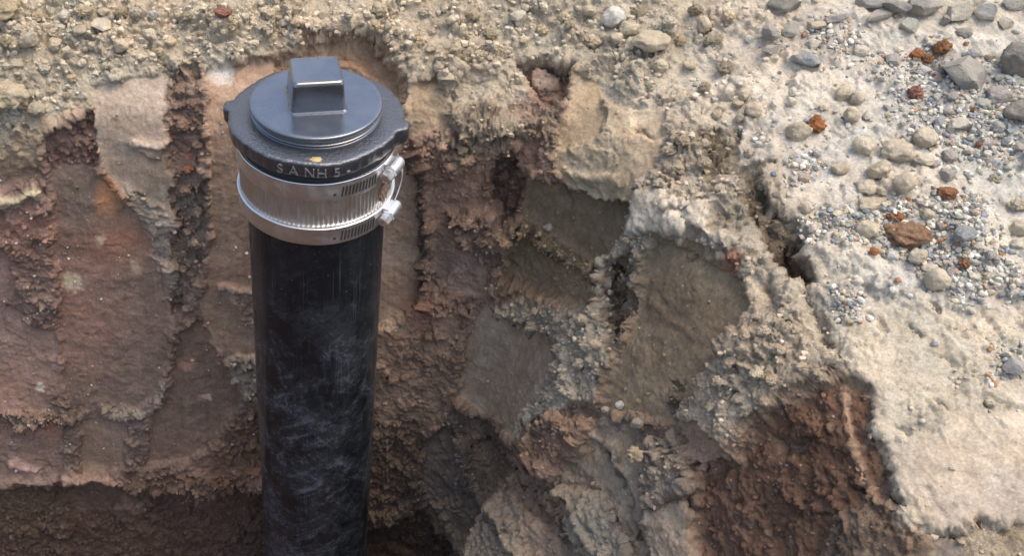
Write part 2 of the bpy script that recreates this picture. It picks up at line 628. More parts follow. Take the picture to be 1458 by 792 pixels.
def stroke(pts, wid, d, c=None, k=KW, r=None, ca=1.0, side=0):
    """A crack, lip or ridge along a line; side=+1/-1 gives a step that falls off on one side only"""
    p = np.asarray(pts, float)
    x0, y0 = p.min(0) - 3 * wid - 10
    x1, y1 = p.max(0) + 3 * wid + 10
    idx = np.nonzero((px0 > x0) & (px0 < x1) & (py0 > y0) & (py0 < y1))[0]
    if len(idx) == 0:
        return
    ux, uy = (wx3[idx], wy3[idx]) if abs(d) > 0.005 else (wx[idx], wy[idx])
    dv = seg_dist(ux, uy, pts, False)
    m = np.exp(-(dv / wid) ** 2)
    if side:
        m = np.where((uy - np.interp(ux, p[:, 0], p[:, 1])) * side > 0, np.exp(-(dv / (wid * 0.4)) ** 2), m)
    disp[idx] += d * m
    if c is not None:
        m2 = sstep(1.3 * wid, 0.5 * wid, dv) * ca
        colour[idx] = colour[idx] * (1 - m2[:, None]) + colr(c, k)[None, :] * m2[:, None]
    if r is not None:
        m2 = sstep(1.5 * wid, 0.6 * wid, dv)
        rough[idx] = rough[idx] * (1 - m2) + r * m2


def blotch(x, y, w, h, c, k=KW, ca=1.0, soft=0.5):
    idx = np.nonzero((np.abs(px0 - x) < 1.6 * w) & (np.abs(py0 - y) < 1.6 * h))[0]
    if len(idx):
        rr = np.hypot((wx[idx] - x) / (w * 0.5), (wy[idx] - y) / (h * 0.5)) + 0.5 * q3[idx]
        m = sstep(1 + soft, 1 - soft, rr) * ca
        colour[idx] = colour[idx] * (1 - m[:, None]) + colr(c, k)[None, :] * m[:, None]


# ------------------------------------------------------------------ the cut faces, ridges and ledges, one by one
# dry crumbly soil above the back cut
region([(-60, -60), (1000, -60), (960, 60), (950, 150), (880, 130), (800, 85), (720, 95), (640, 115), (590, 120), (560, 70),
        (480, 40), (400, 62), (330, 80), (240, 92), (130, 112), (90, 160), (40, 205), (-60, 235)],
       d=0.004, c=(208, 192, 165), k=KG * 1.0, r=0.75, soft=26, mode='add', ca=0.9)
blotch(20, 110, 170, 60, (168, 156, 134), KG, 0.8)
blotch(100, 80, 120, 50, (180, 164, 138), KG, 0.6)
region([(-60, 230), (60, 165), (125, 170), (130, 215), (60, 235), (20, 250), (-60, 260)], d=0.004, c=(150, 130, 106), k=1.1, r=0.35, soft=18)

# left part of the back wall, brown clay
region([(-60, 235), (60, 240), (130, 150), (290, 110), (420, 90), (420, 700), (-60, 700)], d=0.0, c=(114, 91, 79), r=0.5, soft=30)
region([(60, 195), (130, 160), (140, 235), (125, 250), (70, 245)], d=-0.006, c=(108, 82, 74), r=0.8, soft=8, lip=0.003)
region([(70, 240), (130, 238), (150, 262), (215, 330), (250, 380), (247, 450), (232, 560), (182, 596), (182, 664), (113, 672),
        (110, 600), (90, 560), (84, 420), (72, 330)], d=-0.004, c=(118, 96, 83), r=0.06, soft=8, clean=True)
blotch(110, 310, 70, 120, (104, 86, 76), KW, 0.8)
blotch(152, 280, 34, 56, (168, 114, 72), KW * 0.85, 0.9, 0.8)
blotch(165, 350, 95, 60, (138, 92, 68), KW, 0.75, 0.9)
blotch(120, 440, 110, 150, (140, 98, 84), KW, 0.55, 0.9)
blotch(100, 405, 28, 26, (205, 180, 145), KW * 0.8, 0.9)
blotch(190, 385, 16, 24, (195, 165, 125), KW * 0.8, 0.7)
blotch(140, 345, 12, 20, (200, 175, 140), KW * 0.8, 0.7)
# grey scraped panel with its torn flap
region([(130, 118), (190, 106), (234, 102), (240, 200), (243, 255), (245, 318), (236, 334), (200, 300), (168, 266), (148, 240), (134, 195)],
       d=-0.003, tilt=(0.001, 0.003), c=(131, 116, 102), r=0.03, soft=5, clean=True)
stroke([(190, 206), (215, 209), (241, 212)], 5, 0.006, c=(150, 134, 120), side=1)
region([(190, 214), (236, 216), (228, 228), (205, 226)], d=0.001, c=(120, 104, 92), r=0.2, soft=5)
region([(178, 268), (244, 310), (250, 400), (262, 440), (246, 450), (232, 380), (205, 322)], d=0.001, c=(146, 131, 115), r=0.75, soft=8, lip=0.002)
# rough dark channel torn between two bucket teeth
region([(235, 106), (262, 96), (287, 92), (290, 180), (294, 260), (300, 330), (297, 352), (270, 420), (252, 470), (243, 440), (246, 330), (240, 200)],
       d=-0.007, c=(116, 94, 83), r=0.65, soft=8)
region([(240, 160), (266, 150), (290, 170), (292, 240), (240, 250)], d=-0.009, c=(112, 90, 80), r=0.65, soft=12)
blotch(267, 235, 22, 12, (166, 110, 90), KW, 0.8)
region([(246, 290), (300, 240), (302, 360), (280, 400), (250, 460)], d=-0.005, c=(128, 110, 97), r=1.0, soft=10)
stroke([(288, 92), (291, 190), (296, 300), (303, 345)], 5, 0.004)
# smooth strip behind the pipe
region([(289, 96), (330, 84), (404, 78), (420, 300), (420, 520), (345, 528), (318, 510), (290, 478), (284, 432), (303, 340), (297, 250)],
       d=-0.005, tilt=(-0.002, 0.002), c=(129, 106, 89), r=0.04, soft=4, clean=True)
blotch(315, 97, 30, 28, (225, 220, 210), 0.8, 0.8, 0.9)
stroke([(318, 410), (345, 414), (372, 424)], 4, 0.006, c=(140, 120, 104), side=1)
region([(335, 425), (372, 425), (372, 470), (345, 465)], d=-0.001, c=(125, 105, 92), r=0.3, soft=8)
region([(322, 515), (375, 505), (375, 575), (345, 560), (340, 545)], d=0.003, c=(150, 136, 118), r=0.9, soft=8)
# left edge ridges
region([(-40, 300), (10, 260), (66, 262), (76, 330), (84, 430), (62, 464), (22, 436), (10, 380), (-40, 360)],
       d=0.004, c=(124, 98, 88), r=0.7, soft=10)
blotch(40, 320, 80, 50, (146, 106, 90), KW, 0.7, 0.8)
blotch(50, 420, 50, 60, (120, 102, 94), KW, 0.6)
stroke([(-20, 274), (25, 281), (55, 268)], 8, 0.009, c=(205, 186, 150), k=1.05, r=0.5, side=1)
region([(-40, 340), (8, 350), (22, 400), (8, 440), (-40, 430)], d=-0.004, c=(128, 102, 92), r=0.05, soft=5, clean=True)
region([(-40, 430), (16, 436), (52, 470), (78, 470), (92, 560), (60, 584), (-40, 590)],
       d=-0.002, tilt=(0, 0.004), c=(128, 103, 91), r=0.08, soft=6, clean=True)
blotch(5, 560, 70, 80, (150, 114, 97), KW, 0.6, 0.9)
stroke([(14, 592), (40, 602), (75, 600), (112, 590)], 11, 0.008, c=(146, 124, 106), r=0.9, side=1)
blotch(55, 552, 10, 18, (225, 205, 185), 1.0, 0.9)
region([(-40, 606), (94, 606), (96, 688), (30, 705), (-40, 712)], d=-0.006, c=(124, 100, 88), r=0.15, soft=6, clean=True)
blotch(75, 615, 50, 30, (158, 110, 88), KW, 0.6)
stroke([(20, 668), (52, 676)], 8, 0.006, c=(160, 128, 112), side=1)
stroke([(-20, 690), (40, 692), (95, 684)], 7, 0.008, side=1)
region([(92, 596), (114, 600), (114, 684), (92, 690)], d=0.002, c=(116, 96, 85), r=0.6, soft=6)
region([(114, 600), (178, 602), (180, 668), (113, 672)], d=-0.005, c=(122, 102, 88), r=0.03, soft=4, clean=True)
stroke([(150, 588), (190, 590), (228, 576), (236, 545)], 8, 0.005, c=(146, 126, 108), r=0.6, side=1)
region([(180, 598), (212, 592), (208, 676), (182, 678)], d=0.001, c=(110, 91, 80), r=0.6, soft=6)
# darker smooth wedge
region([(250, 476), (284, 458), (322, 524), (352, 556), (332, 600), (296, 640), (270, 660), (206, 664), (214, 600), (240, 560)],
       d=-0.006, tilt=(-0.002, 0), c=(112, 90, 76), r=0.05, soft=5, clean=True, lip=0.002)
blotch(265, 524, 22, 18, (165, 118, 98), KW, 0.7)
blotch(290, 572, 16, 10, (190, 150, 125), KW, 0.8)
region([(296, 640), (335, 592), (380, 560), (380, 690), (300, 690)], d=0.002, c=(110, 84, 66), r=0.55, soft=14, st=0.5)
# torn lip above the undercut foot of the wall, and the undercut
stroke([(96, 676), (150, 680), (190, 684)], 8, 0.010, c=(138, 112, 98), r=0.3, side=1)
stroke([(190, 680), (230, 690), (300, 692), (370, 684)], 14, 0.012, c=(122, 98, 84), r=0.9)
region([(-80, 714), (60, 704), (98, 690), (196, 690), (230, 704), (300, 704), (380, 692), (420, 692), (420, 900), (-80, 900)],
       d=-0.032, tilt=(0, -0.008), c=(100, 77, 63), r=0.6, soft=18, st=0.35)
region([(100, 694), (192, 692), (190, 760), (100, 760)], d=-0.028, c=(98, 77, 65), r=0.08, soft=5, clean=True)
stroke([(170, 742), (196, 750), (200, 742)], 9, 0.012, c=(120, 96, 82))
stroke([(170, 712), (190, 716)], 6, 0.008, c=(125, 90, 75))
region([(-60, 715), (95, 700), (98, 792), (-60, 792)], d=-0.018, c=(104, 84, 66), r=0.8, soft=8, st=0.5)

# scooped hollow behind the plug, with bucket arcs
region([(396, 82), (432, 58), (480, 44), (530, 52), (566, 84), (580, 130), (578, 210), (520, 230), (440, 220), (400, 160)],
       d=-0.026, c=(120, 95, 75), r=0.12, soft=16)
for rr in range(5):
    t = np.linspace(-2.2, -0.5, 9)
    stroke([(490 + (40 + 13 * rr) * math.cos(u), 128 + (38 + 12 * rr) * math.sin(u)) for u in t], 3.0, 0.0035 * (1 if rr % 2 else -1))
# strip right of the pipe
region([(540, 215), (584, 200), (596, 240), (602, 330), (598, 430), (575, 450), (548, 470), (520, 460)],
       d=-0.006, tilt=(0.001, 0), c=(134, 112, 94), r=0.05, soft=4, clean=True)
stroke([(588, 205), (600, 250), (606, 330), (603, 430)], 9, 0.007, c=(104, 80, 70), r=1.0)
region([(578, 120), (632, 100), (640, 160), (622, 195), (590, 190), (580, 160)], d=-0.004, c=(148, 126, 100), k=1.2, r=0.12, soft=8)
# rough brown middle
region([(600, 190), (640, 170), (700, 170), (760, 120), (815, 110), (812, 160), (792, 210), (800, 262), (745, 245), (740, 300), (716, 390),
        (720, 440), (680, 440), (650, 520), (600, 560), (560, 600), (520, 600), (545, 470), (604, 430), (606, 300)],
       d=0.002, c=(128, 103, 88), r=0.85, soft=10)
region([(612, 260), (690, 250), (700, 330), (660, 345), (640, 400), (615, 380)], d=-0.005, c=(124, 99, 86), r=0.25, soft=8)
region([(636, 340), (700, 330), (700, 420), (640, 425)], d=-0.002, c=(134, 110, 96), r=0.35, soft=8)
region([(640, 150), (720, 160), (800, 150), (790, 200), (740, 200), (660, 235), (630, 200)], d=0.006, c=(166, 146, 122), k=1.05, r=1.0, soft=16, ca=0.8)
region([(735, 85), (770, 80), (815, 92), (812, 140), (785, 150), (750, 120)], d=-0.022, c=(120, 96, 84), r=0.8, soft=6)
region([(755, 95), (785, 92), (790, 112), (765, 118)], d=-0.005, c=(150, 128, 112), k=1.1, r=0.4, soft=6)
region([(700, 225), (735, 215), (745, 260), (738, 310), (715, 320), (695, 290)], d=-0.016, c=(98, 75, 66), r=1.0, soft=6)
region([(735, 195), (770, 200), (768, 240), (735, 245)], d=-0.005, c=(122, 94, 82), r=0.3, soft=6)
region([(640, 305), (700, 300), (720, 335), (690, 375), (650, 330)], d=0.010, c=(128, 106, 94), r=1.0, soft=8)
region([(690, 330), (735, 330), (740, 410), (700, 420)], d=0.007, c=(134, 110, 92), r=1.0, soft=8)
stroke([(640, 160), (690, 180), (735, 175)], 10, 0.006, c=(178, 158, 132), k=1.0)
blotch(685, 222, 40, 30, (150, 115, 92), KW, 0.6)
# tan smooth blade under the top soil, right of the rough middle
region([(818, 92), (846, 108), (858, 140), (880, 150), (946, 160), (948, 196), (915, 262), (896, 288), (850, 284), (802, 262), (788, 226), (806, 160)],
       d=0.002, tilt=(0.004, -0.004), c=(164, 144, 116), k=1.1, r=0.16, soft=6, clean=True, lip=0.002)
region([(818, 94), (850, 112), (862, 160), (856, 190), (800, 215), (792, 210), (806, 155)], d=-0.004, c=(156, 134, 106), k=1.15, r=0.04, soft=4, clean=True)
region([(905, 155), (946, 160), (946, 196), (926, 200), (905, 190)], d=-0.002, c=(158, 142, 118), k=1.1, r=0.05, soft=4, clean=True)
stroke([(905, 184), (925, 192), (930, 204)], 2.5, -0.005)
stroke([(795, 238), (830, 248), (870, 258)], 9, 0.004, c=(184, 162, 128), k=1.0)
# dark clay cut under it, shade of the overhang put into its colour
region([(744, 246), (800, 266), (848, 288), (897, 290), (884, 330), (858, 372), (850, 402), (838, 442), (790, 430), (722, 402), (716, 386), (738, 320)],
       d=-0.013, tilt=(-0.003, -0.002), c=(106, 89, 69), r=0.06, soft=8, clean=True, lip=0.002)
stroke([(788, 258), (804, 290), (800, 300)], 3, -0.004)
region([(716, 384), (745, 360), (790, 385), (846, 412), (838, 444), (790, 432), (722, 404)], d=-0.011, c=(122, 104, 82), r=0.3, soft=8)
stroke([(738, 325), (775, 352), (840, 396)], 9, 0.007, c=(150, 130, 104), k=1.2, r=1.0)
# pale dry ridge that comes down between the two dark cuts
region([(950, 170), (1000, 190), (1060, 250), (1070, 300), (1060, 380), (1000, 350), (930, 335), (900, 440), (870, 510), (845, 570), (800, 585),
        (752, 600), (740, 575), (792, 520), (800, 490), (700, 440), (730, 420), (800, 440), (846, 440), (860, 372), (892, 310), (940, 215)],
       d=0.004, c=(206, 190, 165), k=KG * 1.03, r=0.9, soft=6)
region([(905, 280), (950, 275), (980, 330), (930, 335), (900, 330)], d=0.010, c=(212, 198, 175), k=KG * 1.02, r=0.25, soft=8)
region([(958, 290), (1040, 280), (1050, 350), (1000, 340), (960, 325)], d=0.014, c=(208, 193, 170), k=KG * 1.02, r=0.3, soft=8)
region([(862, 380), (905, 350), (900, 430), (868, 500), (855, 440)], d=-0.008, c=(140, 120, 100), k=1.1, r=1.0, soft=8)
stroke([(880, 390), (868, 440), (872, 470)], 8, -0.014)
stroke([(965, 310), (1000, 295), (1040, 290)], 3, -0.006)
stroke([(985, 330), (978, 300)], 3, -0.005)
region([(1016, 300), (1060, 285), (1075, 330), (1040, 345), (1020, 335)], d=-0.002, c=(160, 152, 138), k=KG, r=0.7, soft=10)
# big dark facet, shade from the bank above put into its colour
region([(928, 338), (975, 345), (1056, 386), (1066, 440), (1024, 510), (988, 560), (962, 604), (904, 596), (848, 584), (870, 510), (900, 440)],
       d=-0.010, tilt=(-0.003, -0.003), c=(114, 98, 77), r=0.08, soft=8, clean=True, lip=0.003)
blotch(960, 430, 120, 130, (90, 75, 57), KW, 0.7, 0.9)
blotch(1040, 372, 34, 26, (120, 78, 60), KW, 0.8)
stroke([(918, 400), (920, 440), (950, 460), (970, 478)], 6, 0.0015)
region([(940, 540), (962, 545), (958, 600), (936, 590)], d=-0.010, c=(120, 104, 84), r=1.0, soft=6)
# smooth panel at the foot of the ridge
region([(648, 545), (668, 452), (690, 434), (786, 486), (794, 516), (748, 592), (738, 646), (704, 606), (652, 572)],
       d=-0.008, tilt=(0.001, 0.002), c=(148, 130, 110), r=0.05, soft=9, clean=True, lip=0.003)
# rough soil between pipe and corner
region([(530, 470), (604, 440), (650, 450), (655, 540), (640, 600), (600, 620), (530, 640)], d=0.002, c=(130, 108, 92), r=0.4, soft=16)
blotch(600, 440, 40, 60, (160, 118, 100), KW, 0.7, 0.8)
blotch(560, 460, 40, 30, (176, 156, 130), 1.2, 0.7)
region([(530, 600), (600, 600), (610, 720), (560, 760), (520, 760)], d=0.0, c=(104, 85, 72), r=0.8, soft=14, st=0.4)
# dragged, stratified clay in the corner
region([(640, 590), (700, 606), (740, 648), (760, 600), (850, 586), (905, 600), (950, 640), (930, 740), (940, 900), (540, 900), (540, 760), (600, 720)],
       d=-0.008, c=(120, 103, 88), r=0.4, soft=10, st=0.7)
region([(608, 622), (640, 606), (662, 650), (656, 704), (618, 730), (592, 694)], d=-0.010, c=(112, 98, 90), r=0.05, soft=5, clean=True, lip=0.003)
stroke([(640, 600), (655, 640), (664, 680), (655, 700)], 9, 0.008, c=(140, 126, 110), r=1.0)
region([(680, 590), (706, 612), (740, 660), (790, 740), (800, 775), (770, 760), (700, 690), (682, 640)], d=-0.012, c=(108, 88, 73), r=0.3, soft=6, st=0.9)
region([(640, 720), (690, 700), (740, 760), (760, 830), (650, 830), (620, 770)], d=0.002, c=(108, 96, 83), r=0.4, soft=10, st=0.6)
region([(826, 606), (870, 610), (902, 650), (918, 724), (906, 766), (856, 700), (800, 652)], d=-0.007, c=(118, 104, 88), r=0.08, soft=6, clean=True, st=0.1)
stroke([(835, 618), (862, 640), (876, 680), (895, 735)], 3, 0.0035, c=(140, 124, 106))
region([(770, 600), (800, 590), (835, 600), (825, 640), (770, 690), (745, 650)], d=0.010, c=(124, 96, 78), r=0.8, soft=7, st=0.7)
region([(790, 690), (850, 712), (880, 760), (900, 820), (850, 820), (800, 760)], d=0.004, c=(140, 128, 112), k=1.15, r=0.3, soft=10, st=0.6)
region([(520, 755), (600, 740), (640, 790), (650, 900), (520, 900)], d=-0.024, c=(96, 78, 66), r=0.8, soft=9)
for pts in ([(690, 640), (740, 700), (800, 790)], [(745, 655), (800, 730), (850, 810)], [(660, 700), (700, 750), (740, 820)], [(850, 640), (885, 700), (905, 770)], [(610, 740), (650, 790), (660, 830)]):
    stroke(pts, 5, -0.010)
    stroke([(x + 10, y - 6) for x, y in pts], 6, 0.005)
# pale spur that stands out from the right wall, with its brown flank
region([(1070, 430), (1110, 440), (1180, 500), (1200, 540), (1150, 550), (1130, 590), (1075, 600), (1050, 650), (972, 600), (1000, 540), (1024, 510)],
       d=0.012, tilt=(0, 0.003), c=(206, 188, 162), k=KG * 1.03, r=1.0, soft=20)
region([(972, 602), (1006, 604), (1048, 652), (1010, 668), (985, 650)], d=0.004, c=(120, 98, 82), r=0.15, soft=6, clean=True)
region([(918, 640), (960, 612), (985, 650), (990, 690), (940, 715), (915, 720), (908, 680)], d=0.010, c=(168, 148, 126), k=1.1, r=1.0, soft=7)
region([(920, 728), (966, 712), (990, 740), (1010, 830), (930, 830)], d=0.004, c=(150, 130, 110), k=1.2, r=0.12, soft=5, clean=True)
region([(1130, 560), (1196, 530), (1236, 556), (1250, 620), (1284, 722), (1240, 706), (1200, 740), (1150, 830), (1000, 900), (985, 740), (996, 680),
        (1050, 652), (1078, 602)], d=-0.006, c=(88, 62, 46), r=0.5, soft=14, st=0.45)
blotch(1160, 620, 120, 120, (80, 55, 40), KW, 0.7, 0.9)
blotch(1030, 740, 80, 80, (100, 72, 58), KW, 0.7, 0.9)
region([(1090, 620), (1140, 625), (1130, 650), (1100, 655)], d=-0.018, c=(112, 90, 74), r=0.3, soft=6)
region([(1236, 690), (1262, 660), (1286, 724), (1250, 712)], d=-0.012, c=(104, 84, 68), r=0.05, soft=4, clean=True)
stroke([(1196, 560), (1215, 640), (1240, 700)], 6, 0.004, c=(130, 102, 80))
region([(1180, 740), (1230, 706), (1290, 740), (1330, 770), (1340, 900), (1130, 900)], d=0.000, c=(116, 94, 76), k=1.2, r=0.7, soft=8)
# gulch that runs up into the bank above the spur
region([(1058, 230), (1110, 225), (1110, 290), (1150, 330), (1160, 400), (1120, 400), (1080, 340), (1062, 300)], d=-0.012, c=(150, 132, 110), k=KG * 1.1, r=1.0, soft=10)
region([(1112, 322), (1134, 330), (1150, 392), (1120, 392), (1096, 372)], d=-0.030, c=(120, 92, 72), k=1.2, r=0.5, soft=6)
region([(1085, 285), (1106, 290), (1106, 330), (1086, 330)], d=-0.026, c=(120, 100, 84), k=1.1, r=0.8, soft=6)
region([(1075, 232), (1112, 226), (1118, 286), (1096, 296)], d=0.004, c=(178, 164, 142), k=KG, r=0.2, soft=7)
stroke([(1150, 410), (1170, 460), (1182, 490)], 9, -0.012)
stroke([(1090, 410), (1110, 450), (1150, 480)], 8, -0.010)
region([(990, 190), (1050, 180), (1060, 240), (1010, 250)], d=-0.004, c=(160, 144, 122), k=KG, r=1.0, soft=12)
# bank: grey gravelly dust above, smooth tan skin below
region([(1180, 470), (1240, 430), (1330, 420), (1470, 440), (1700, 440), (1700, 740), (1460, 742), (1350, 752), (1290, 742), (1262, 650), (1246, 560)],
       d=0.002, c=(203, 188, 163), k=KG, r=0.30, soft=16)
region([(1270, 640), (1360, 600), (1700, 560), (1700, 742), (1460, 742), (1350, 752), (1296, 742)], d=0.002, c=(204, 184, 158), k=KG, r=0.14, soft=22)
region([(1330, 715), (1420, 672), (1700, 650), (1700, 740), (1350, 752)], d=0.001, c=(186, 170, 152), k=KG, r=0.12, soft=22)
region([(1318, 758), (1400, 744), (1470, 738), (1700, 736), (1700, 1000), (1330, 1000)], d=-0.006, c=(192, 172, 142), k=KG, r=0.8, soft=16)
region([(1318, 762), (1366, 756), (1384, 900), (1318, 900)], d=-0.006, c=(150, 136, 124), k=KG, r=0.08, soft=4, clean=True)
stroke([(1320, 756), (1346, 752), (1360, 762), (1400, 748), (1440, 738)], 4, -0.008)
for (x, y, a) in [(1250, 460, 12), (1300, 470, 9), (1345, 515, 10), (1285, 610, 10), (1340, 580, 8), (1218, 400, 14), (1240, 405, 10), (1200, 455, 9), (1330, 440, 8)]:
    stroke([(x - a, y - a * 0.6), (x, y), (x + a * 0.9, y + a)], 2.6, -0.005)
for (x, y, w) in [(1320, 350, 120), (1350, 400, 130), (1190, 310, 80), (1150, 232, 60), (1180, 50, 90), (1330, 140, 110), (1210, 425, 70), (1400, 180, 90)]:
    blotch(x, y, w, w * 0.6, (165, 163, 160), KG, 0.55, 0.9)

# ------------------------------------------------------------------ clods, crumbs, cracks on the surface
# first the large shape, then clods that grow out of that shape's own surface
fadeout = np.where(Wv > 2.0, 0.3, 1.0)
V1 = B + BN * (disp * fadeout)[:, None]
G1 = V1.reshape(NA, NW, 3)
for _ in range(2):
    G1 = 0.5 * G1 + 0.25 * (np.roll(G1, 1, 0) + np.roll(G1, -1, 0))
    G1[:, 1:-1] = 0.5 * G1[:, 1:-1] + 0.25 * (G1[:, :-2] + G1[:, 2:])
N1 = np.cross(np.gradient(G1, axis=0).reshape(-1, 3), np.gradient(G1, axis=1).reshape(-1, 3))
N1 /= np.linalg.norm(N1, axis=1, keepdims=True) + 1e-12
if (N1 * BN).sum(1).mean() < 0:
    N1 = -N1
V1 = G1.reshape(-1, 3)
f1, f2, id1 = worley(V1, 0.034, 41)
dome = np.sqrt(np.clip(1 - (f1 / 0.8) ** 2, 0, 1))
loose = 0.30 + 0.70 * sstep(-0.03, 0.03, Wv) * (0.35 + 0.65 * backv)        # loose rubble above, broken clay in the cut
crum = loose * (0.0055 * dome * (id1 > 0.5) + 0.005 * (id1 - 0.5) - 0.003 * sstep(0.12, 0.0, f2 - f1))
warpP = V1 + 0.006 * np.stack([q2, q1, q4], -1)
# angular breaks: every cell is a tilted facet of its own
_, _, _, fa = worley(warpP, 0.042, 111, True)
_, e2, ide, fb = worley(warpP, 0.017, 112, True)
_, _, _, fc_ = worley(V1 + 0.0015 * np.stack([q4, q3, q2], -1), 0.0075, 113, True)
crum += 0.0120 * fa + 0.0075 * fb + 0.0042 * fc_ + 0.0052 * np.abs(perlin(warpP, 110, 102)) + 0.0050 * np.abs(perlin(V1, 240, 103)) - 0.003
crum += 0.0042 * np.abs(perlin(V1, 500, 104))
g1, g2, id2 = worley(V1 + 0.004 * np.stack([q1, q2, q3], -1), 0.015, 42)
dome = np.sqrt(np.clip(1 - (g1 / 0.75) ** 2, 0, 1))
crum += (0.35 + 0.65 * loose) * (0.0036 * dome * (id2 > 0.5) + 0.003 * (id2 - 0.5) - 0.0018 * sstep(0.14, 0.0, g2 - g1))
h1, h2, id3 = worley(V1, 0.0066, 43)
dome3 = np.sqrt(np.clip(1 - (h1 / 0.75) ** 2, 0, 1))
fine = 0.0024 * dome3 * (id3 > 0.35) + 0.0014 * (id3 - 0.5)
crumble_gate = sstep(-0.25, 0.25, med + 0.3 * q1)                # crumbly and plainer spots alternate
amp = rough * (0.40 + 0.80 * crumble_gate)
# dragged, stratified clay: noise stretched along the pull of the bucket
sd_ = np.stack([V1[:, 0] * 18 + V1[:, 2] * 14, V1[:, 1] * 60, (V1[:, 2] * 0.62 + V1[:, 0] * 0.78) * 120], -1)
sd_ = sd_ + 0.35 * np.stack([q3, q1, q4], -1)
_, _, _, st1 = worley(sd_ * np.array([0.9, 0.8, 0.45]), 1.0, 61, True)
_, _, _, st2 = worley(sd_ * np.array([1.6, 1.6, 1.0]), 1.0, 62, True)
stn = 1.5 * st1 + 0.7 * st2 + 0.35 * perlin(sd_, 1.0, 63)
# scrape marks on smooth panels run down the face
sv = np.stack([B[:, 0] * 300, B[:, 1] * 300, B[:, 2] * 14], -1)
scr = perlin(sv, 1.0, 71)
smoothp = np.clip(1 - rough * 1.6, 0, 1)
near = (np.abs(px0 - 729) < 1400)
step = 1 - sstep(0.55, 0.9, (N1 * BN).sum(1))                   # freshly broken step faces are rough too
amp = np.maximum(amp, 0.4 * step)
q5 = perlin(V1, 140, 91) + 0.6 * perlin(V1, 330, 92)
d2 = amp * crum + (0.05 + 0.95 * amp) * fine * 1.0 + strata * 0.0042 * stn + smoothp * (0.0006 * scr + 0.0003 * q3 + 0.0012 * med)
d2 += (1 - smoothp * (1 - step)) * 0.0016 * q5

# colour wander: raised lumps paler, low cells darker, a little red and ochre
hue = fbm(B + 3.1, 16, 81, 3)
colour *= (1 + 0.20 * hue + 0.12 * q1 + 0.10 * (id2 - 0.5) * (rough + 0.2))[:, None]
colour[:, 0] *= 1 + 0.08 * big + 0.05 * q2
colour[:, 2] *= 1 - 0.07 * big - 0.05 * q2
colour *= (1 + smoothp * 0.12 * scr)[:, None]
pale = (id3 > 0.90) * sstep(0.5, 0.3, h1) * 0.5 * np.clip(rough, 0, 1)
colour = colour * (1 - pale[:, None]) + colr((205, 190, 170), 0.8)[None, :] * pale[:, None]
lum = (colour @ np.array([0.3, 0.59, 0.11]))[:, None]
sat = (0.86 - 0.14 * (1 - sstep(0.16, 0.34, lum)))
colour = lum + (colour - lum) * sat
wallness = (1 - sstep(0.22, 0.36, lum))
colour = np.clip(colour * (np.array([[1.0, 0.985, 0.935]]) - wallness * np.array([[-0.03, 0.0, 0.075]])), 0.004, 0.62)

V = V1 + N1 * (d2 * fadeout)[:, None]
V[:, 2] += np.where(Wv > 1.5, 0.05 * big, 0)

# normals of the finished surface
G = V.reshape(NA, NW, 3)
da = np.gradient(G, axis=0)
dwv = np.gradient(G, axis=1)
NRM = np.cross(da.reshape(-1, 3), dwv.reshape(-1, 3))
NRM /= np.linalg.norm(NRM, axis=1, keepdims=True) + 1e-12
if (NRM * BN).sum(1).mean() < 0:
    NRM = -NRM
PXV, PYV, DEP = project(V)

ii = np.arange(NA * NW).reshape(NA, NW)
nxt = np.roll(ii, -1, 0)
Q = np.stack([ii[:, :-1], ii[:, 1:], nxt[:, 1:], nxt[:, :-1]], -1)       # (NA, NW-1, 4), closed ring
flip = np.dot(np.cross(V[Q[NA // 2, 300, 1]] - V[Q[NA // 2, 300, 0]], V[Q[NA // 2, 300, 3]] - V[Q[NA // 2, 300, 0]]), BN[Q[NA // 2, 300, 0]]) < 0
if flip:
    Q = Q[..., ::-1]
k_cor = int(np.searchsorted(A, s_cor + 0.05))
k_end = int(np.searchsorted(A, cum[11]))


def piece(name, quads):
    F = quads.reshape(-1, 4)
    u, inv = np.unique(F, return_inverse=True)
    me = np_mesh(name, V[u], inv.reshape(-1, 4), SOIL)
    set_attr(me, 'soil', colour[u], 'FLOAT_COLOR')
    set_attr(me, 'rough', rough[u], 'FLOAT')
    o = bpy.data.objects.new(name, me)
    col.objects.link(o)
    tag(o, kind='structure')
    return o


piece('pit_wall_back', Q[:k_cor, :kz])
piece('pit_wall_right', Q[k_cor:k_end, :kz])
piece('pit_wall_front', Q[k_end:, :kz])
piece('ground_back', Q[:k_cor, kz:])
piece('ground_bank', Q[k_cor:k_end, kz:])
piece('ground_front', Q[k_end:, kz:])

# pit floor
gx, gy = np.meshgrid(np.linspace(-2.1, 0.85, 140), np.linspace(-1.6, 0.3, 120), indexing='ij')
FV = np.stack([gx, gy, np.full_like(gx, 0.16)], -1).reshape(-1, 3)
FV[:, 2] += 0.02 * fbm(FV, 9, 5, 3) + 0.006 * fbm(FV, 60, 9, 2)
fi = np.arange(140 * 120).reshape(140, 120)
FQ = np.stack([fi[:-1, :-1], fi[1:, :-1], fi[1:, 1:], fi[:-1, 1:]], -1).reshape(-1, 4)
fm = np_mesh('pit_floor', FV, FQ, SOIL)
set_attr(fm, 'soil', np.tile(colr((92, 72, 60), 1.3), (len(FV), 1)), 'FLOAT_COLOR')
set_attr(fm, 'rough', np.ones(len(FV)), 'FLOAT')
fo = bpy.data.objects.new('pit_floor', fm)
col.objects.link(fo)
tag(fo, kind='structure')


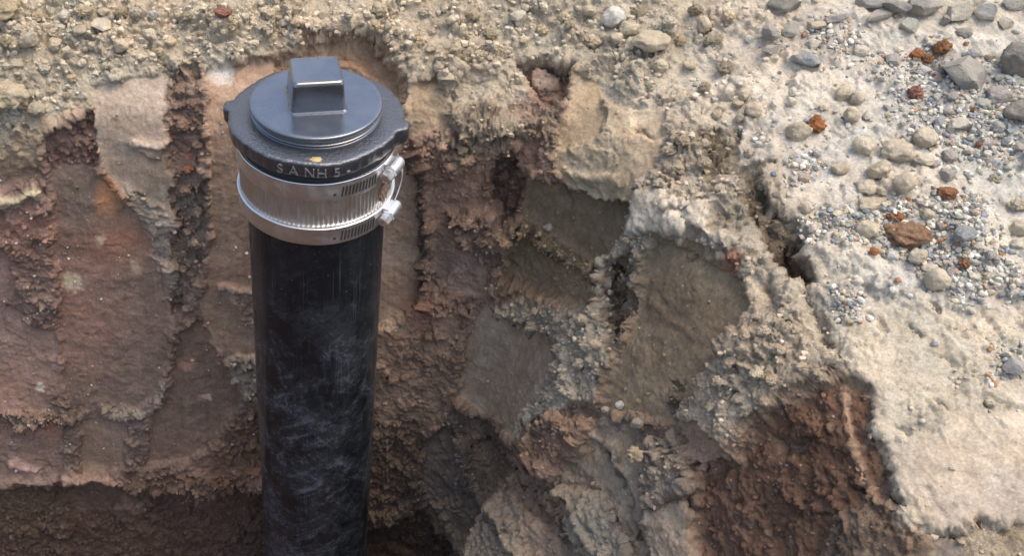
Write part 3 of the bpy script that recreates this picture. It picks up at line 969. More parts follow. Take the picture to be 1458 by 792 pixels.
# ------------------------------------------------------------------ the cleanout pipe
def mobj(name, bm, mat, parent, smooth=True, sharp=35):
    me = bpy.data.meshes.new(name)
    bmesh.ops.recalc_face_normals(bm, faces=bm.faces[:])
    bm.to_mesh(me)
    bm.free()
    for p in me.polygons:
        p.use_smooth = smooth
    if smooth:
        me.set_sharp_from_angle(angle=math.radians(sharp))
    me.materials.append(mat)
    o = bpy.data.objects.new(name, me)
    col.objects.link(o)
    o.parent = parent
    return o


def lathe(prof, n=96, bm=None, rad=None, closed=False):
    """prof: list of (r, z); rad(angle, r, i) may change the radius"""
    bm = bm or bmesh.new()
    rings = []
    for i, (r, z) in enumerate(prof):
        ring = []
        for k in range(n):
            a = 2 * math.pi * k / n
            q = rad(a, r, i) if rad else r
            ring.append(bm.verts.new((q * math.sin(a), -q * math.cos(a), z)))     # angle 0 faces the camera (-Y), 90 deg is +X
        rings.append(ring)
    for i in range(len(rings) - 1 + (1 if closed else 0)):
        r0, r1 = rings[i], rings[(i + 1) % len(rings)]
        for k in range(n):
            bm.faces.new((r0[k], r0[(k + 1) % n], r1[(k + 1) % n], r1[k]))
    if not closed:
        bm.faces.new(rings[0][::-1])
        bm.faces.new(rings[-1])
    return bm


def tube(pts, r, n=12, bm=None, r_end=None):
    bm = bm or bmesh.new()
    rings = []
    for i, p in enumerate(pts):
        p = Vector(p)
        d = (Vector(pts[min(i + 1, len(pts) - 1)]) - Vector(pts[max(i - 1, 0)])).normalized()
        u = d.cross(Vector((0, 0, 1)))
        if u.length < 0.1:
            u = d.cross(Vector((1, 0, 0)))
        u.normalize()
        v = d.cross(u)
        ri = r[i] if hasattr(r, '__len__') else r
        rings.append([bm.verts.new(p + ri * (math.cos(2 * math.pi * k / n) * u + math.sin(2 * math.pi * k / n) * v)) for k in range(n)])
    for a, b in zip(rings, rings[1:]):
        for k in range(n):
            bm.faces.new((a[k], a[(k + 1) % n], b[(k + 1) % n], b[k]))
    bm.faces.new(rings[0][::-1])
    bm.faces.new(rings[-1])
    return bm


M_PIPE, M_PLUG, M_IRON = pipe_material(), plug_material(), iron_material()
M_STEEL = steel_material('band_steel', 0.36, (0.76, 0.75, 0.73), 0.15)
M_SHIELD = steel_material('corrugated_steel', 0.36, (0.68, 0.66, 0.62), 0.3)
M_SCREW = steel_material('bright_screw_steel', 0.34, (0.85, 0.84, 0.82), 0.15)
M_RUBBER = plain('black_rubber', (0.012, 0.012, 0.012), 0.6, 0.2)
M_MUD = plain('dried_mud', (0.42, 0.29, 0.12), 0.9)
M_CLAY = plain('brown_clay', (0.26, 0.17, 0.115), 0.95)
M_SLOT = plain('dark_slot', (0.03, 0.026, 0.022), 0.7)

root = bpy.data.objects.new('cleanout_pipe', None)
col.objects.link(root)
root.location = (0, 0, 0.0)
tag(root, 'upright black plastic pipe with steel banded coupling and square headed plug', 'pipe')

rp_ = 0.0565
mobj('pipe', lathe([(rp_, 0.05), (rp_, 0.2), (rp_, 0.4), (rp_, 0.6), (rp_, 0.8), (rp_, 0.862)], 128), M_PIPE, root)

# coupling: rubber sleeve, corrugated shield, two worm clamps
coup = mobj('coupling', lathe([(0.0570, 0.8375), (0.0595, 0.8370), (0.0598, 0.8385), (0.0598, 0.9005), (0.0590, 0.9022), (0.0570, 0.9022)], 128), M_RUBBER, root)
nz = 12
bm = lathe([(0.0602, 0.8395), (0.0609, 0.8405)] + [(0.0609, 0.8405 + 0.0565 * i / nz) for i in range(nz + 1)] + [(0.0602, 0.8972)],
           1200, rad=lambda a, r, i: r + 0.00055 * math.sin(a * 100) * min(max((i - 5.2) / 1.2, 0), 1))
mobj('shield', bm, M_SHIELD, coup, sharp=80)
for zb in (0.8395, 0.8822):
    hb = 0.0158
    nr, e = 0.0620, 0.0009
    lipr = 0.0008 if zb < 0.86 else 0.0
    prof = [(nr - 0.0008, zb), (nr + 0.0006, zb - 0.0002), (nr + e, zb + 0.0008), (nr + e * 0.8, zb + hb * 0.5), (nr + e, zb + hb - 0.0016), (nr + e + lipr, zb + hb - 0.0010),
            (nr + e + lipr, zb + hb), (nr + 0.0006, zb + hb + 0.0004), (nr - 0.0008, zb + hb)]
    band = mobj('clamp_band', lathe(prof, 160, rad=lambda a, r, i: r + 0.00018 * math.sin(3 * a + 1) + 0.00012 * math.sin(11 * a), closed=True), M_STEEL, coup)
    # worm thread slots pressed into the band, front right
    for k in range(11):
        a0 = math.radians(18 + 2.7 * k)
        bm = bmesh.new()
        vv = []
        for (da, dz) in ((-0.010, 0.0028), (0.010, 0.0030), (0.030, 0.0118), (0.010, 0.0116)):
            a = a0 + da
            vv.append((math.sin(a), -math.cos(a), zb + dz))
        lo = [bm.verts.new((x * (nr + 0.0006), y * (nr + 0.0006), z)) for x, y, z in vv]
        hi = [bm.verts.new((x * (nr + 0.00125), y * (nr + 0.00125), z)) for x, y, z in vv]
        bm.faces.new(hi)
        for q in range(4):
            bm.faces.new((lo[q], lo[(q + 1) % 4], hi[(q + 1) % 4], hi[q]))
        mobj('worm_slot', bm, M_SLOT, coup, smooth=False)
    # rivet
    a = math.radians(13)
    bm = tube([Vector((math.sin(a), -math.cos(a), 0)) * rr + Vector((0, 0, zb + 0.0055)) for rr in (0.0618, 0.0632, 0.0636)], [0.0014, 0.0013, 0.0007], 12)
    mobj('rivet', bm, M_SLOT, coup)
    # screw housing and hex head, lying along the band on the right
    az = math.radians(62)
    T = Vector((math.cos(az), math.sin(az), 0))            # towards the back
    R = Vector((math.sin(az), -math.cos(az), 0))
    c0 = R * 0.0672 + Vector((0, 0, zb + 0.0078))
    bm = tube([c0 + T * u for u in (-0.0065, -0.006, 0.008, 0.0105, 0.011)], [0.0046, 0.0054, 0.0056, 0.0050, 0.003], 24)
    # saddle joining the housing to the band
    for sgn in (-1, 1):
        b2 = bmesh.ops.create_cube(bm, size=1.0)
        mt = Matrix((( *R, 0), (*T, 0), (0, 0, 1, 0), (0, 0, 0, 1))).transposed()
        ctr = R * 0.0642 + T * 0.001 + Vector((0, 0, zb + 0.0075 + sgn * 0.0050))
        bmesh.ops.transform(bm, matrix=Matrix.Translation(ctr) @ mt @ Matrix.Diagonal((0.0062, 0.0135, 0.0024, 1)), verts=b2['verts'])
    mobj('screw_housing', bm, M_SCREW, coup)
    bm = tube([c0 + T * u for u in (-0.0150, -0.0146, -0.0086, -0.0084, -0.0062)], [0.0040, 0.0048, 0.0048, 0.0058, 0.0058], 6)
    hx = mobj('clamp_screw', bm, M_SCREW, coup, sharp=25)
    bm = tube([c0 + T * u for u in (-0.0154, -0.0149)], [0.0030, 0.0030], 16)
    mobj('screw_slot', bm, M_CLAY, hx)
# thin strap end that bows out between the two housings
pts = []
for i in range(21):
    t = i / 20
    a = math.radians(74 + 6 * math.sin(math.pi * t))
    r = 0.0655 + 0.0040 * math.sin(math.pi * t)
    pts.append((r * math.sin(a), -r * math.cos(a), 0.849 + 0.044 * t))
bm = bmesh.new()
ra = []
for p in pts:
    p = Vector(p)
    tdir = Vector((-p.y, p.x, 0)).normalized()
    nd = Vector((p.x, p.y, 0)).normalized()
    ra.append([bm.verts.new(p + tdir * s * 0.0022 + nd * q * 0.0004) for s, q in ((-1, -1), (1, -1), (1, 1), (-1, 1))])
for a_, b_ in zip(ra, ra[1:]):
    for k in range(4):
        bm.faces.new((a_[k], a_[(k + 1) % 4], b_[(k + 1) % 4], b_[k]))
bm.faces.new(ra[0][::-1])
bm.faces.new(ra[-1])
mobj('strap_end', bm, M_SCREW, coup)
# smear of clay caught behind the screws
bm = bmesh.new()
bmesh.ops.create_icosphere(bm, subdivisions=3, radius=1.0)
for v in bm.verts:
    q = 1 + 0.35 * math.sin(v.co.x * 5 + v.co.z * 7) * math.cos(v.co.y * 6)
    v.co = Vector((v.co.x * 0.0055, v.co.y * 0.0022, v.co.z * 0.0090)) * q
    v.co = Matrix.Rotation(math.radians(58), 4, 'Z') @ v.co
    v.co += Vector((math.sin(math.radians(58)) * 0.0618, -math.cos(math.radians(58)) * 0.0618, 0.868))
mobj('clay_smear', bm, M_CLAY, coup)


# cast collar (ferrule) with two lugs
def collar_rad(a, r, i):
    d = 0.0
    for a0, h, w in ((math.radians(76), 0.0060, 0.10), (math.radians(261), 0.0056, 0.10)):
        t = abs((a - a0 + math.pi) % (2 * math.pi) - math.pi)
        d += h * (1 - sstep(w * 0.55, w * 1.3, t))
    if i in (0, 1):
        return r
    k = 1.0 if r > 0.060 else 0.0
    wob = 0.0007 * math.sin(4 * a + 0.6) + 0.0005 * math.sin(9 * a) + 0.00025 * math.sin(31 * a) + 0.0002 * math.sin(53 * a + 1)
    flat = -0.0016 * math.exp(-((a - 0.75) / 0.28) ** 2)
    return r + k * (d + wob + flat)


collar = mobj('collar', lathe([(0.050, 0.8990), (0.0585, 0.8990), (0.0612, 0.9035), (0.0640, 0.9055), (0.0662, 0.9075), (0.0670, 0.9100), (0.0673, 0.9180),
                               (0.0671, 0.9192), (0.0664, 0.9199), (0.0640, 0.9201), (0.0560, 0.9202), (0.0470, 0.9202)], 256, rad=collar_rad), M_IRON, root, sharp=60)
# raised cast letters on the front of its rim
fc = bpy.data.curves.new('lettering', 'FONT')
fc.body = 'S A NH 5 -'
fc.size = 0.0108
fc.extrude = 0.0005
fc.space_character = 1.12
fc.align_x = 'CENTER'
to = bpy.data.objects.new('lettering_curve', fc)
col.objects.link(to)
dg = bpy.context.evaluated_depsgraph_get()
tm = bpy.data.meshes.new_from_object(to.evaluated_get(dg))
bpy.data.objects.remove(to)
bm = bmesh.new()
bm.from_mesh(tm)
bmesh.ops.subdivide_edges(bm, edges=[e for e in bm.edges if e.calc_length() > 0.002], cuts=2)
for v in bm.verts:
    x, y, z = v.co
    a = x / 0.067 - 0.03
    r = 0.0674 + z + 0.0004 + 0.0007 * math.sin(4 * a + 0.6) + 0.0005 * math.sin(9 * a) - 0.0016 * math.exp(-((a - 0.75) / 0.28) ** 2)
    v.co = (r * math.sin(a), -r * math.cos(a), 0.9090 + y)
M_LET = plain('worn_lettering', (0.17, 0.16, 0.15), 0.5, 0.8)
mobj('lettering', bm, M_LET, collar, smooth=False)
# ochre mud spot on the collar
bm = bmesh.new()
bmesh.ops.create_icosphere(bm, subdivisions=3, radius=1.0)
for v in bm.verts:
    q = 1 + 0.3 * math.sin(v.co.x * 6 + 1) * math.cos(v.co.y * 5)
    v.co = Vector((v.co.x * 0.0040 * q, v.co.y * 0.0030 * q - 0.0612, 0.9201 + v.co.z * 0.0006))
mobj('mud_spot', bm, M_MUD, collar)

# plug: threaded rim, flat disc, square head
rd = 0.0509
prof = [(0.040, 0.9190), (0.0488, 0.9190), (0.0496, 0.9203), (0.0496, 0.9213), (0.0484, 0.9222), (0.0500, 0.9230), (0.0503, 0.9242), (0.0488, 0.9252),
        (0.0492, 0.9262), (0.0505, 0.9268), (0.0509, 0.9280), (0.0509, 0.9300), (0.0506, 0.9308), (0.0498, 0.9312), (0.0470, 0.9310), (0.030, 0.9309), (0.012, 0.9309)]
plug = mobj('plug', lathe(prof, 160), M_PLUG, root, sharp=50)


def rsq(h, r, z, n=6):
    out = []
    for cx, cy, a0 in ((1, 1, 0), (-1, 1, 90), (-1, -1, 180), (1, -1, 270)):
        for k in range(n + 1):
            a = math.radians(a0 + 90 * k / n)
            out.append(Vector((cx * (h - r) + r * math.cos(a), cy * (h - r) + r * math.sin(a), z)))
    return out


bm = bmesh.new()
levels = [(0.0222, 0.003, 0.9306), (0.0215, 0.003, 0.9316), (0.0208, 0.003, 0.9324), (0.02075, 0.003, 0.9330), (0.0193, 0.003, 0.9525), (0.01925, 0.003, 0.9536), (0.0186, 0.0032, 0.9556), (0.0176, 0.0032, 0.9563), (0.0168, 0.003, 0.9561), (0.010, 0.003, 0.9559)]
rings = [[bm.verts.new(Matrix.Rotation(math.radians(6), 3, 'Z') @ p + Vector((0.0, 0.0035, 0))) for p in rsq(h, r, z)] for h, r, z in levels]
for a_, b_ in zip(rings, rings[1:]):
    n = len(a_)
    for k in range(n):
        bm.faces.new((a_[k], a_[(k + 1) % n], b_[(k + 1) % n], b_[k]))
bm.faces.new(rings[-1])
bm.faces.new(rings[0][::-1])
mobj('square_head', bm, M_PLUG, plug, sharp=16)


# ------------------------------------------------------------------ stones
def ico(sub):
    bm = bmesh.new()
    bmesh.ops.create_icosphere(bm, subdivisions=sub, radius=1.0)
    Vv = np.array([v.co[:] for v in bm.verts])
    Ff = np.array([[v.index for v in f.verts] for f in bm.faces])
    bm.free()
    return Vv, Ff


ICO = {k: ico(k) for k in (1, 2, 3, 4)}


def stone_shape(kind, seed, sub=3):
    r = np.random.default_rng(seed)
    Vv, Ff = ICO[sub]
    P = Vv.copy()
    off = r.uniform(-50, 50, 3)
    P *= (1 + 0.34 * _perlin(Vv * 1.0 + off, seed))[:, None]
    if kind == 'rock':
        for _ in range(15):                      # broken faces
            n = r.normal(size=3)
            n /= np.linalg.norm(n)
            d = r.uniform(0.48, 0.82)
            e = P @ n - d
            P -= np.where(e > 0, e * 0.985, 0)[:, None] * n
        P *= (1 + 0.05 * _perlin(Vv * 3.2 + off, seed + 1) + 0.025 * _perlin(Vv * 8 + off, seed + 2))[:, None]
    elif kind == 'clod':
        P *= (1 + 0.40 * _perlin(Vv * 2.3 + off, seed + 1) + 0.28 * _perlin(Vv * 4.6 + off, seed + 2) + 0.16 * _perlin(Vv * 9 + off, seed + 3))[:, None]
    else:
        for _ in range(7):
            n = r.normal(size=3)
            n /= np.linalg.norm(n)
            d = r.uniform(0.6, 0.92)
            e = P @ n - d
            P -= np.where(e > 0, e * 0.8, 0)[:, None] * n
        P *= (1 + 0.14 * _perlin(Vv * 2.4 + off, seed + 1) + 0.10 * _perlin(Vv * 5 + off, seed + 2) + 0.05 * _perlin(Vv * 10 + off, seed + 3))[:, None]
    P -= 0.5 * (P.max(0) + P.min(0))
    return P / (0.5 * (P.max(0) - P.min(0))), Ff


inview = np.nonzero((PXV > -80) & (PXV < 1540) & (PYV > -80) & (PYV < 870))[0]
# order the visible vertices into 8-px bins to look a pixel up quickly
bins = {}
bk = (np.floor(PXV[inview] / 8).astype(int) + 20) * 1000 + np.floor(PYV[inview] / 8).astype(int) + 20
order = np.argsort(bk, kind='stable')
bs = bk[order]
starts = np.searchsorted(bs, np.unique(bs))
ub = np.unique(bs)
ends = np.append(starts[1:], len(bs))
BIN = {int(u): (a, b) for u, a, b in zip(ub, starts, ends)}


def lookup(x, y):
    """surface point, smoothed normal and depth where the photo shows pixel (x, y)"""
    ids = []
    bx, by = int(math.floor(x / 8)) + 20, int(math.floor(y / 8)) + 20
    for i in (-1, 0, 1):
        for j in (-1, 0, 1):
            ab = BIN.get((bx + i) * 1000 + by + j)
            if ab:
                ids.append(inview[order[ab[0]:ab[1]]])
    ids = np.concatenate(ids)
    r = np.hypot(PXV[ids] - x, PYV[ids] - y)
    c = ids[r < 4] if (r < 4).any() else ids[[r.argmin()]]
    k = c[DEP[c].argmin()]
    nb = ids[np.linalg.norm(V[ids] - V[k], axis=1) < 0.012]
    n = NRM[nb].mean(0)
    lookup.ground = colour[nb].mean(0)
    return V[k], n / np.linalg.norm(n), DEP[k]


PAL = {'tan': (192, 176, 150), 'cream': (210, 198, 176), 'pale': (206, 204, 194), 'white': (232, 230, 222), 'grey': (150, 150, 145),
       'slate': (104, 110, 114), 'blue': (148, 154, 160), 'lilac': (158, 152, 156), 'rust': (168, 122, 88), 'orange': (184, 124, 80),
       'brick': (170, 122, 104), 'brown': (166, 134, 106), 'pink': (190, 150, 122), 'olive': (160, 148, 118), 'dark': (88, 90, 88), 'green': (170, 178, 164)}
STONE_N = 0


def stone(x, y, w, h, colour_name, kind, label, group=None, name=None, cat=None, sink=0.30, lift=None, sub=4):
    global STONE_N
    STONE_N += 1
    P, n, d = lookup(x, y)
    ax = w * d / FPX * 0.5                               # half width from the pixel width at the distance of the ground it lies on
    el = math.radians(42) - math.atan((PY0 - y) / FPX)
    bz = h * d / FPX * 0.5                               # half apparent height
    by = min(max(ax * 0.9, bz * 0.7), bz * 1.25)
    t2 = max(bz ** 2 - (by * math.sin(el)) ** 2, (0.40 * min(ax, bz)) ** 2)
    tz = min(math.sqrt(t2) / math.cos(el), 1.0 * max(ax, by))
    Pv, Ff = stone_shape(kind, 1000 + STONE_N, sub)
    S = Pv * np.array([ax, by, tz])
    a = random.uniform(-0.3, 0.3)
    R = Matrix.Rotation(a, 3, 'Z')
    q = Vector((0, 0, 1)).rotation_difference(Vector(n * np.array([0.5, 0.5, 1.0]) + np.array([0, 0, 0.3])).normalized())
    S = S @ np.array((q.to_matrix() @ R)).T
    nm = name or {'rock': 'rock', 'pebble': 'stone', 'clod': 'soil_clod'}[kind]
    me = np_mesh(nm, S, Ff, ST[kind], True)
    if kind == 'rock':
        me.set_sharp_from_angle(angle=math.radians(28))
    if colour_name == 'ground':
        base = np.minimum(lookup.ground * random.uniform(0.95, 1.2), 0.6)
    else:
        base = lin(PAL[colour_name]) * 0.80
        if colour_name in ('tan', 'cream', 'olive', 'pale', 'pink'):
            base = 0.6 * base + 0.4 * np.maximum(lookup.ground, 0.2) * 1.05
    base = np.minimum(base * (np.array([1.28, 1.20, 1.04]) if colour_name in ('tan', 'cream', 'pale') else np.array([1.1, 1.06, 1.0])), 0.78)
    set_attr(me, 'tint', np.tile(base, (len(S), 1)) * (1 + 0.15 * _perlin(Pv * 1.7 + 9, STONE_N))[:, None], 'FLOAT_COLOR')
    o = bpy.data.objects.new(nm, me)
    col.objects.link(o)
    o.location = P + n * (tz * (1 - 2 * sink) if lift is None else lift)
    tag(o, label, cat or {'rock': 'rock', 'pebble': 'stone', 'clod': 'clod'}[kind], group)
    return o


# stones one can point at: (x, y, width, height in photo pixels, colour, kind, label, group)
SINGLE = [
    (1120, 6, 46, 24, 'dark', 'rock', 'dark slate grey angular rock beside the rubble of pale and rusty bits'),
    (1126, 45, 24, 28, 'green', 'rock', 'pale greenish white block in the rubble below the dark slate rock'),
    (1148, 86, 42, 26, 'blue', 'rock', 'blue grey faceted stone just below the rusty rubble patch'),
    (1190, 25, 42, 14, 'slate', 'rock', 'long thin slate sliver above the rusty rubble patch'),
    (1163, 33, 30, 11, 'tan', 'pebble', 'flat tan stone lying against the slate sliver'),
    (1159, 62, 22, 18, 'pale', 'pebble', 'greyish round stone between flat tan stone and blue grey stone'),
    (1101, 48, 26, 22, 'grey', 'rock', 'grey dusty stone left of the pale greenish block'),
    (1096, 68, 26, 13, 'grey', 'rock', 'low grey stone half sunk in dust below another grey stone'),
    (1138, 188, 32, 40, 'tan', 'pebble', 'tan broken stone touching a round rusty brown clod'),
    (1404, 18, 36, 40, 'white', 'rock', 'tall chalky white block among the grey rocks of the heap'),
    (1376, 104, 78, 46, 'grey', 'rock', 'large flat topped dusty grey rock with dark lower edge'),
    (1447, 90, 50, 58, 'dark', 'pebble', 'big smooth dark grey cobble beside the flat topped rock'),
    (1448, 164, 46, 34, 'dark', 'pebble', 'dark grey rounded cobble below the lilac flat stone'),
    (1424, 136, 38, 27, 'lilac', 'pebble', 'smooth flat lilac grey stone between two dark cobbles'),
    (1401, 148, 22, 16, 'green', 'pebble', 'small green grey pebble beside the lilac flat stone'),
    (1296, 37, 28, 20, 'green', 'rock', 'pale green tinged stone below the row of grey rocks'),
    (1316, 97, 24, 13, 'white', 'pebble', 'bright white flat pebble under the orange rusty clods'),
    (1333, 111, 13, 21, 'brick', 'rock', 'upright red brick fragment beside the flat topped grey rock'),
    (1299, 134, 24, 22, 'brick', 'clod', 'reddish crumbling brick lump below the bright white pebble'),
    (1233, 163, 16, 14, 'white', 'pebble', 'small round white pebble near a pair of tan stones'),
    (1337, 174, 17, 23, 'blue', 'pebble', 'upright blue grey pebble left of the pale elongated chip'),
    (1367, 176, 33, 17, 'pale', 'rock', 'pale elongated chip lying in grey gravel'),
    (1411, 80, 14, 13, 'pink', 'pebble', 'small pinkish pebble above the corner of the flat topped rock'),
    (1271, 85, 22, 17, 'lilac', 'rock', 'lilac grey stone half buried left of the rusty clods'),
    (1157, 178, 32, 28, 'orange', 'clod', 'round rusty brown clod resting against a broken tan stone'),
    (1290, 338, 74, 36, 'brown', 'clod', 'large flat brown clay slab lying in blue grey gravel'),
    (1347, 273, 30, 20, 'rust', 'clod', 'rust coloured clod lying alone on pale dust above the gravel'),
    (1371, 332, 28, 21, 'blue', 'pebble', 'blue grey stone right of the brown clay slab'),
    (1325, 381, 24, 16, 'pale', 'pebble', 'bluish white oval stone below the brown clay slab'),
    (1334, 400, 36, 36, 'cream', 'pebble', 'long cream stone at the lower edge of the gravel'),
    (1302, 369, 30, 26, 'cream', 'pebble', 'cream stone tucked under the brown clay slab'),
    (1240, 287, 44, 19, 'tan', 'pebble', 'flat oblong tan stone at the foot of the tan stone group'),
    (1276, 215, 48, 34, 'tan', 'pebble', 'largest dusty tan stone of the group on the bank'),
    (1440, 521, 34, 27, 'blue', 'rock', 'blue grey angular stone alone on the smooth tan soil'),
    (1328, 488, 11, 10, 'white', 'pebble', 'tiny white pebble on the cracked tan soil'),
    (1410, 578, 13, 13, 'cream', 'pebble', 'small cream pebble on the smooth tan slope'),
    (778, 323, 14, 15, 'cream', 'pebble', 'single pale pebble stuck on the dark clay cut'),
    (880, 577, 14, 17, 'white', 'pebble', 'white egg shaped pebble at the foot of the dark facet'),
    (861, 580, 12, 13, 'cream', 'pebble', 'small cream pebble beside the white egg shaped one'),
    (909, 600, 18, 19, 'tan', 'pebble', 'round tan pebble under the crumbly patch of the dark facet'),
    (912, 645, 26, 26, 'tan', 'clod', 'pale soil lump hanging beside the crumbly column of the right wall'),
    (870, 23, 34, 28, 'white', 'pebble', 'chalky white stone at the top of the crumbly slope'),
    (892, 44, 30, 24, 'cream', 'pebble', 'cream stone touching the chalky white stone'),
    (923, 66, 56, 30, 'tan', 'pebble', 'large oblong tan stone overhanging the tan blade of soil'),
    (942, 91, 24, 19, 'cream', 'pebble', 'cream stone just under the large oblong tan stone'),
    (316, 20, 30, 17, 'brick', 'clod', 'reddish clod in the dry slope behind the pipe'),
    (215, 20, 15, 15, 'white', 'pebble', 'clean white pebble in the dry slope'),
    (144, 40, 28, 20, 'cream', 'rock', 'slanting pale slab in the dry slope above the grey panel'),
    (170, 68, 25, 21, 'tan', 'pebble', 'round tan stone just above the grey scraped panel'),
    (14, 135, 72, 40, 'cream', 'clod', 'big cream lump of cemented soil at the edge of the dry slope'),
    (18, 160, 18, 10, 'white', 'pebble', 'small pale chip below the big cream lump'),
    (53, 152, 28, 22, 'olive', 'pebble', 'olive tan stone right of the big cream lump'),
    (43, 59, 30, 30, 'olive', 'pebble', 'olive tan rounded stone above the grey crumbly patch'),
    (8, 16, 50, 34, 'tan', 'clod', 'large tan clod in the upper part of the dry slope'),
    (267, 236, 22, 13, 'brick', 'clod', 'small red clod in the rough dark channel of the wall'),
    (1144, 294, 20, 18, 'cream', 'pebble', 'yellowish cream pebble beside the gulch in the bank'),
    (1145, 251, 18, 12, 'pink', 'pebble', 'pinkish pebble in a small gravel patch above the gulch'),
]
for (x, y, w, h, c, kd, lb) in SINGLE:
    stone(x, y, w, h, c, kd, lb)

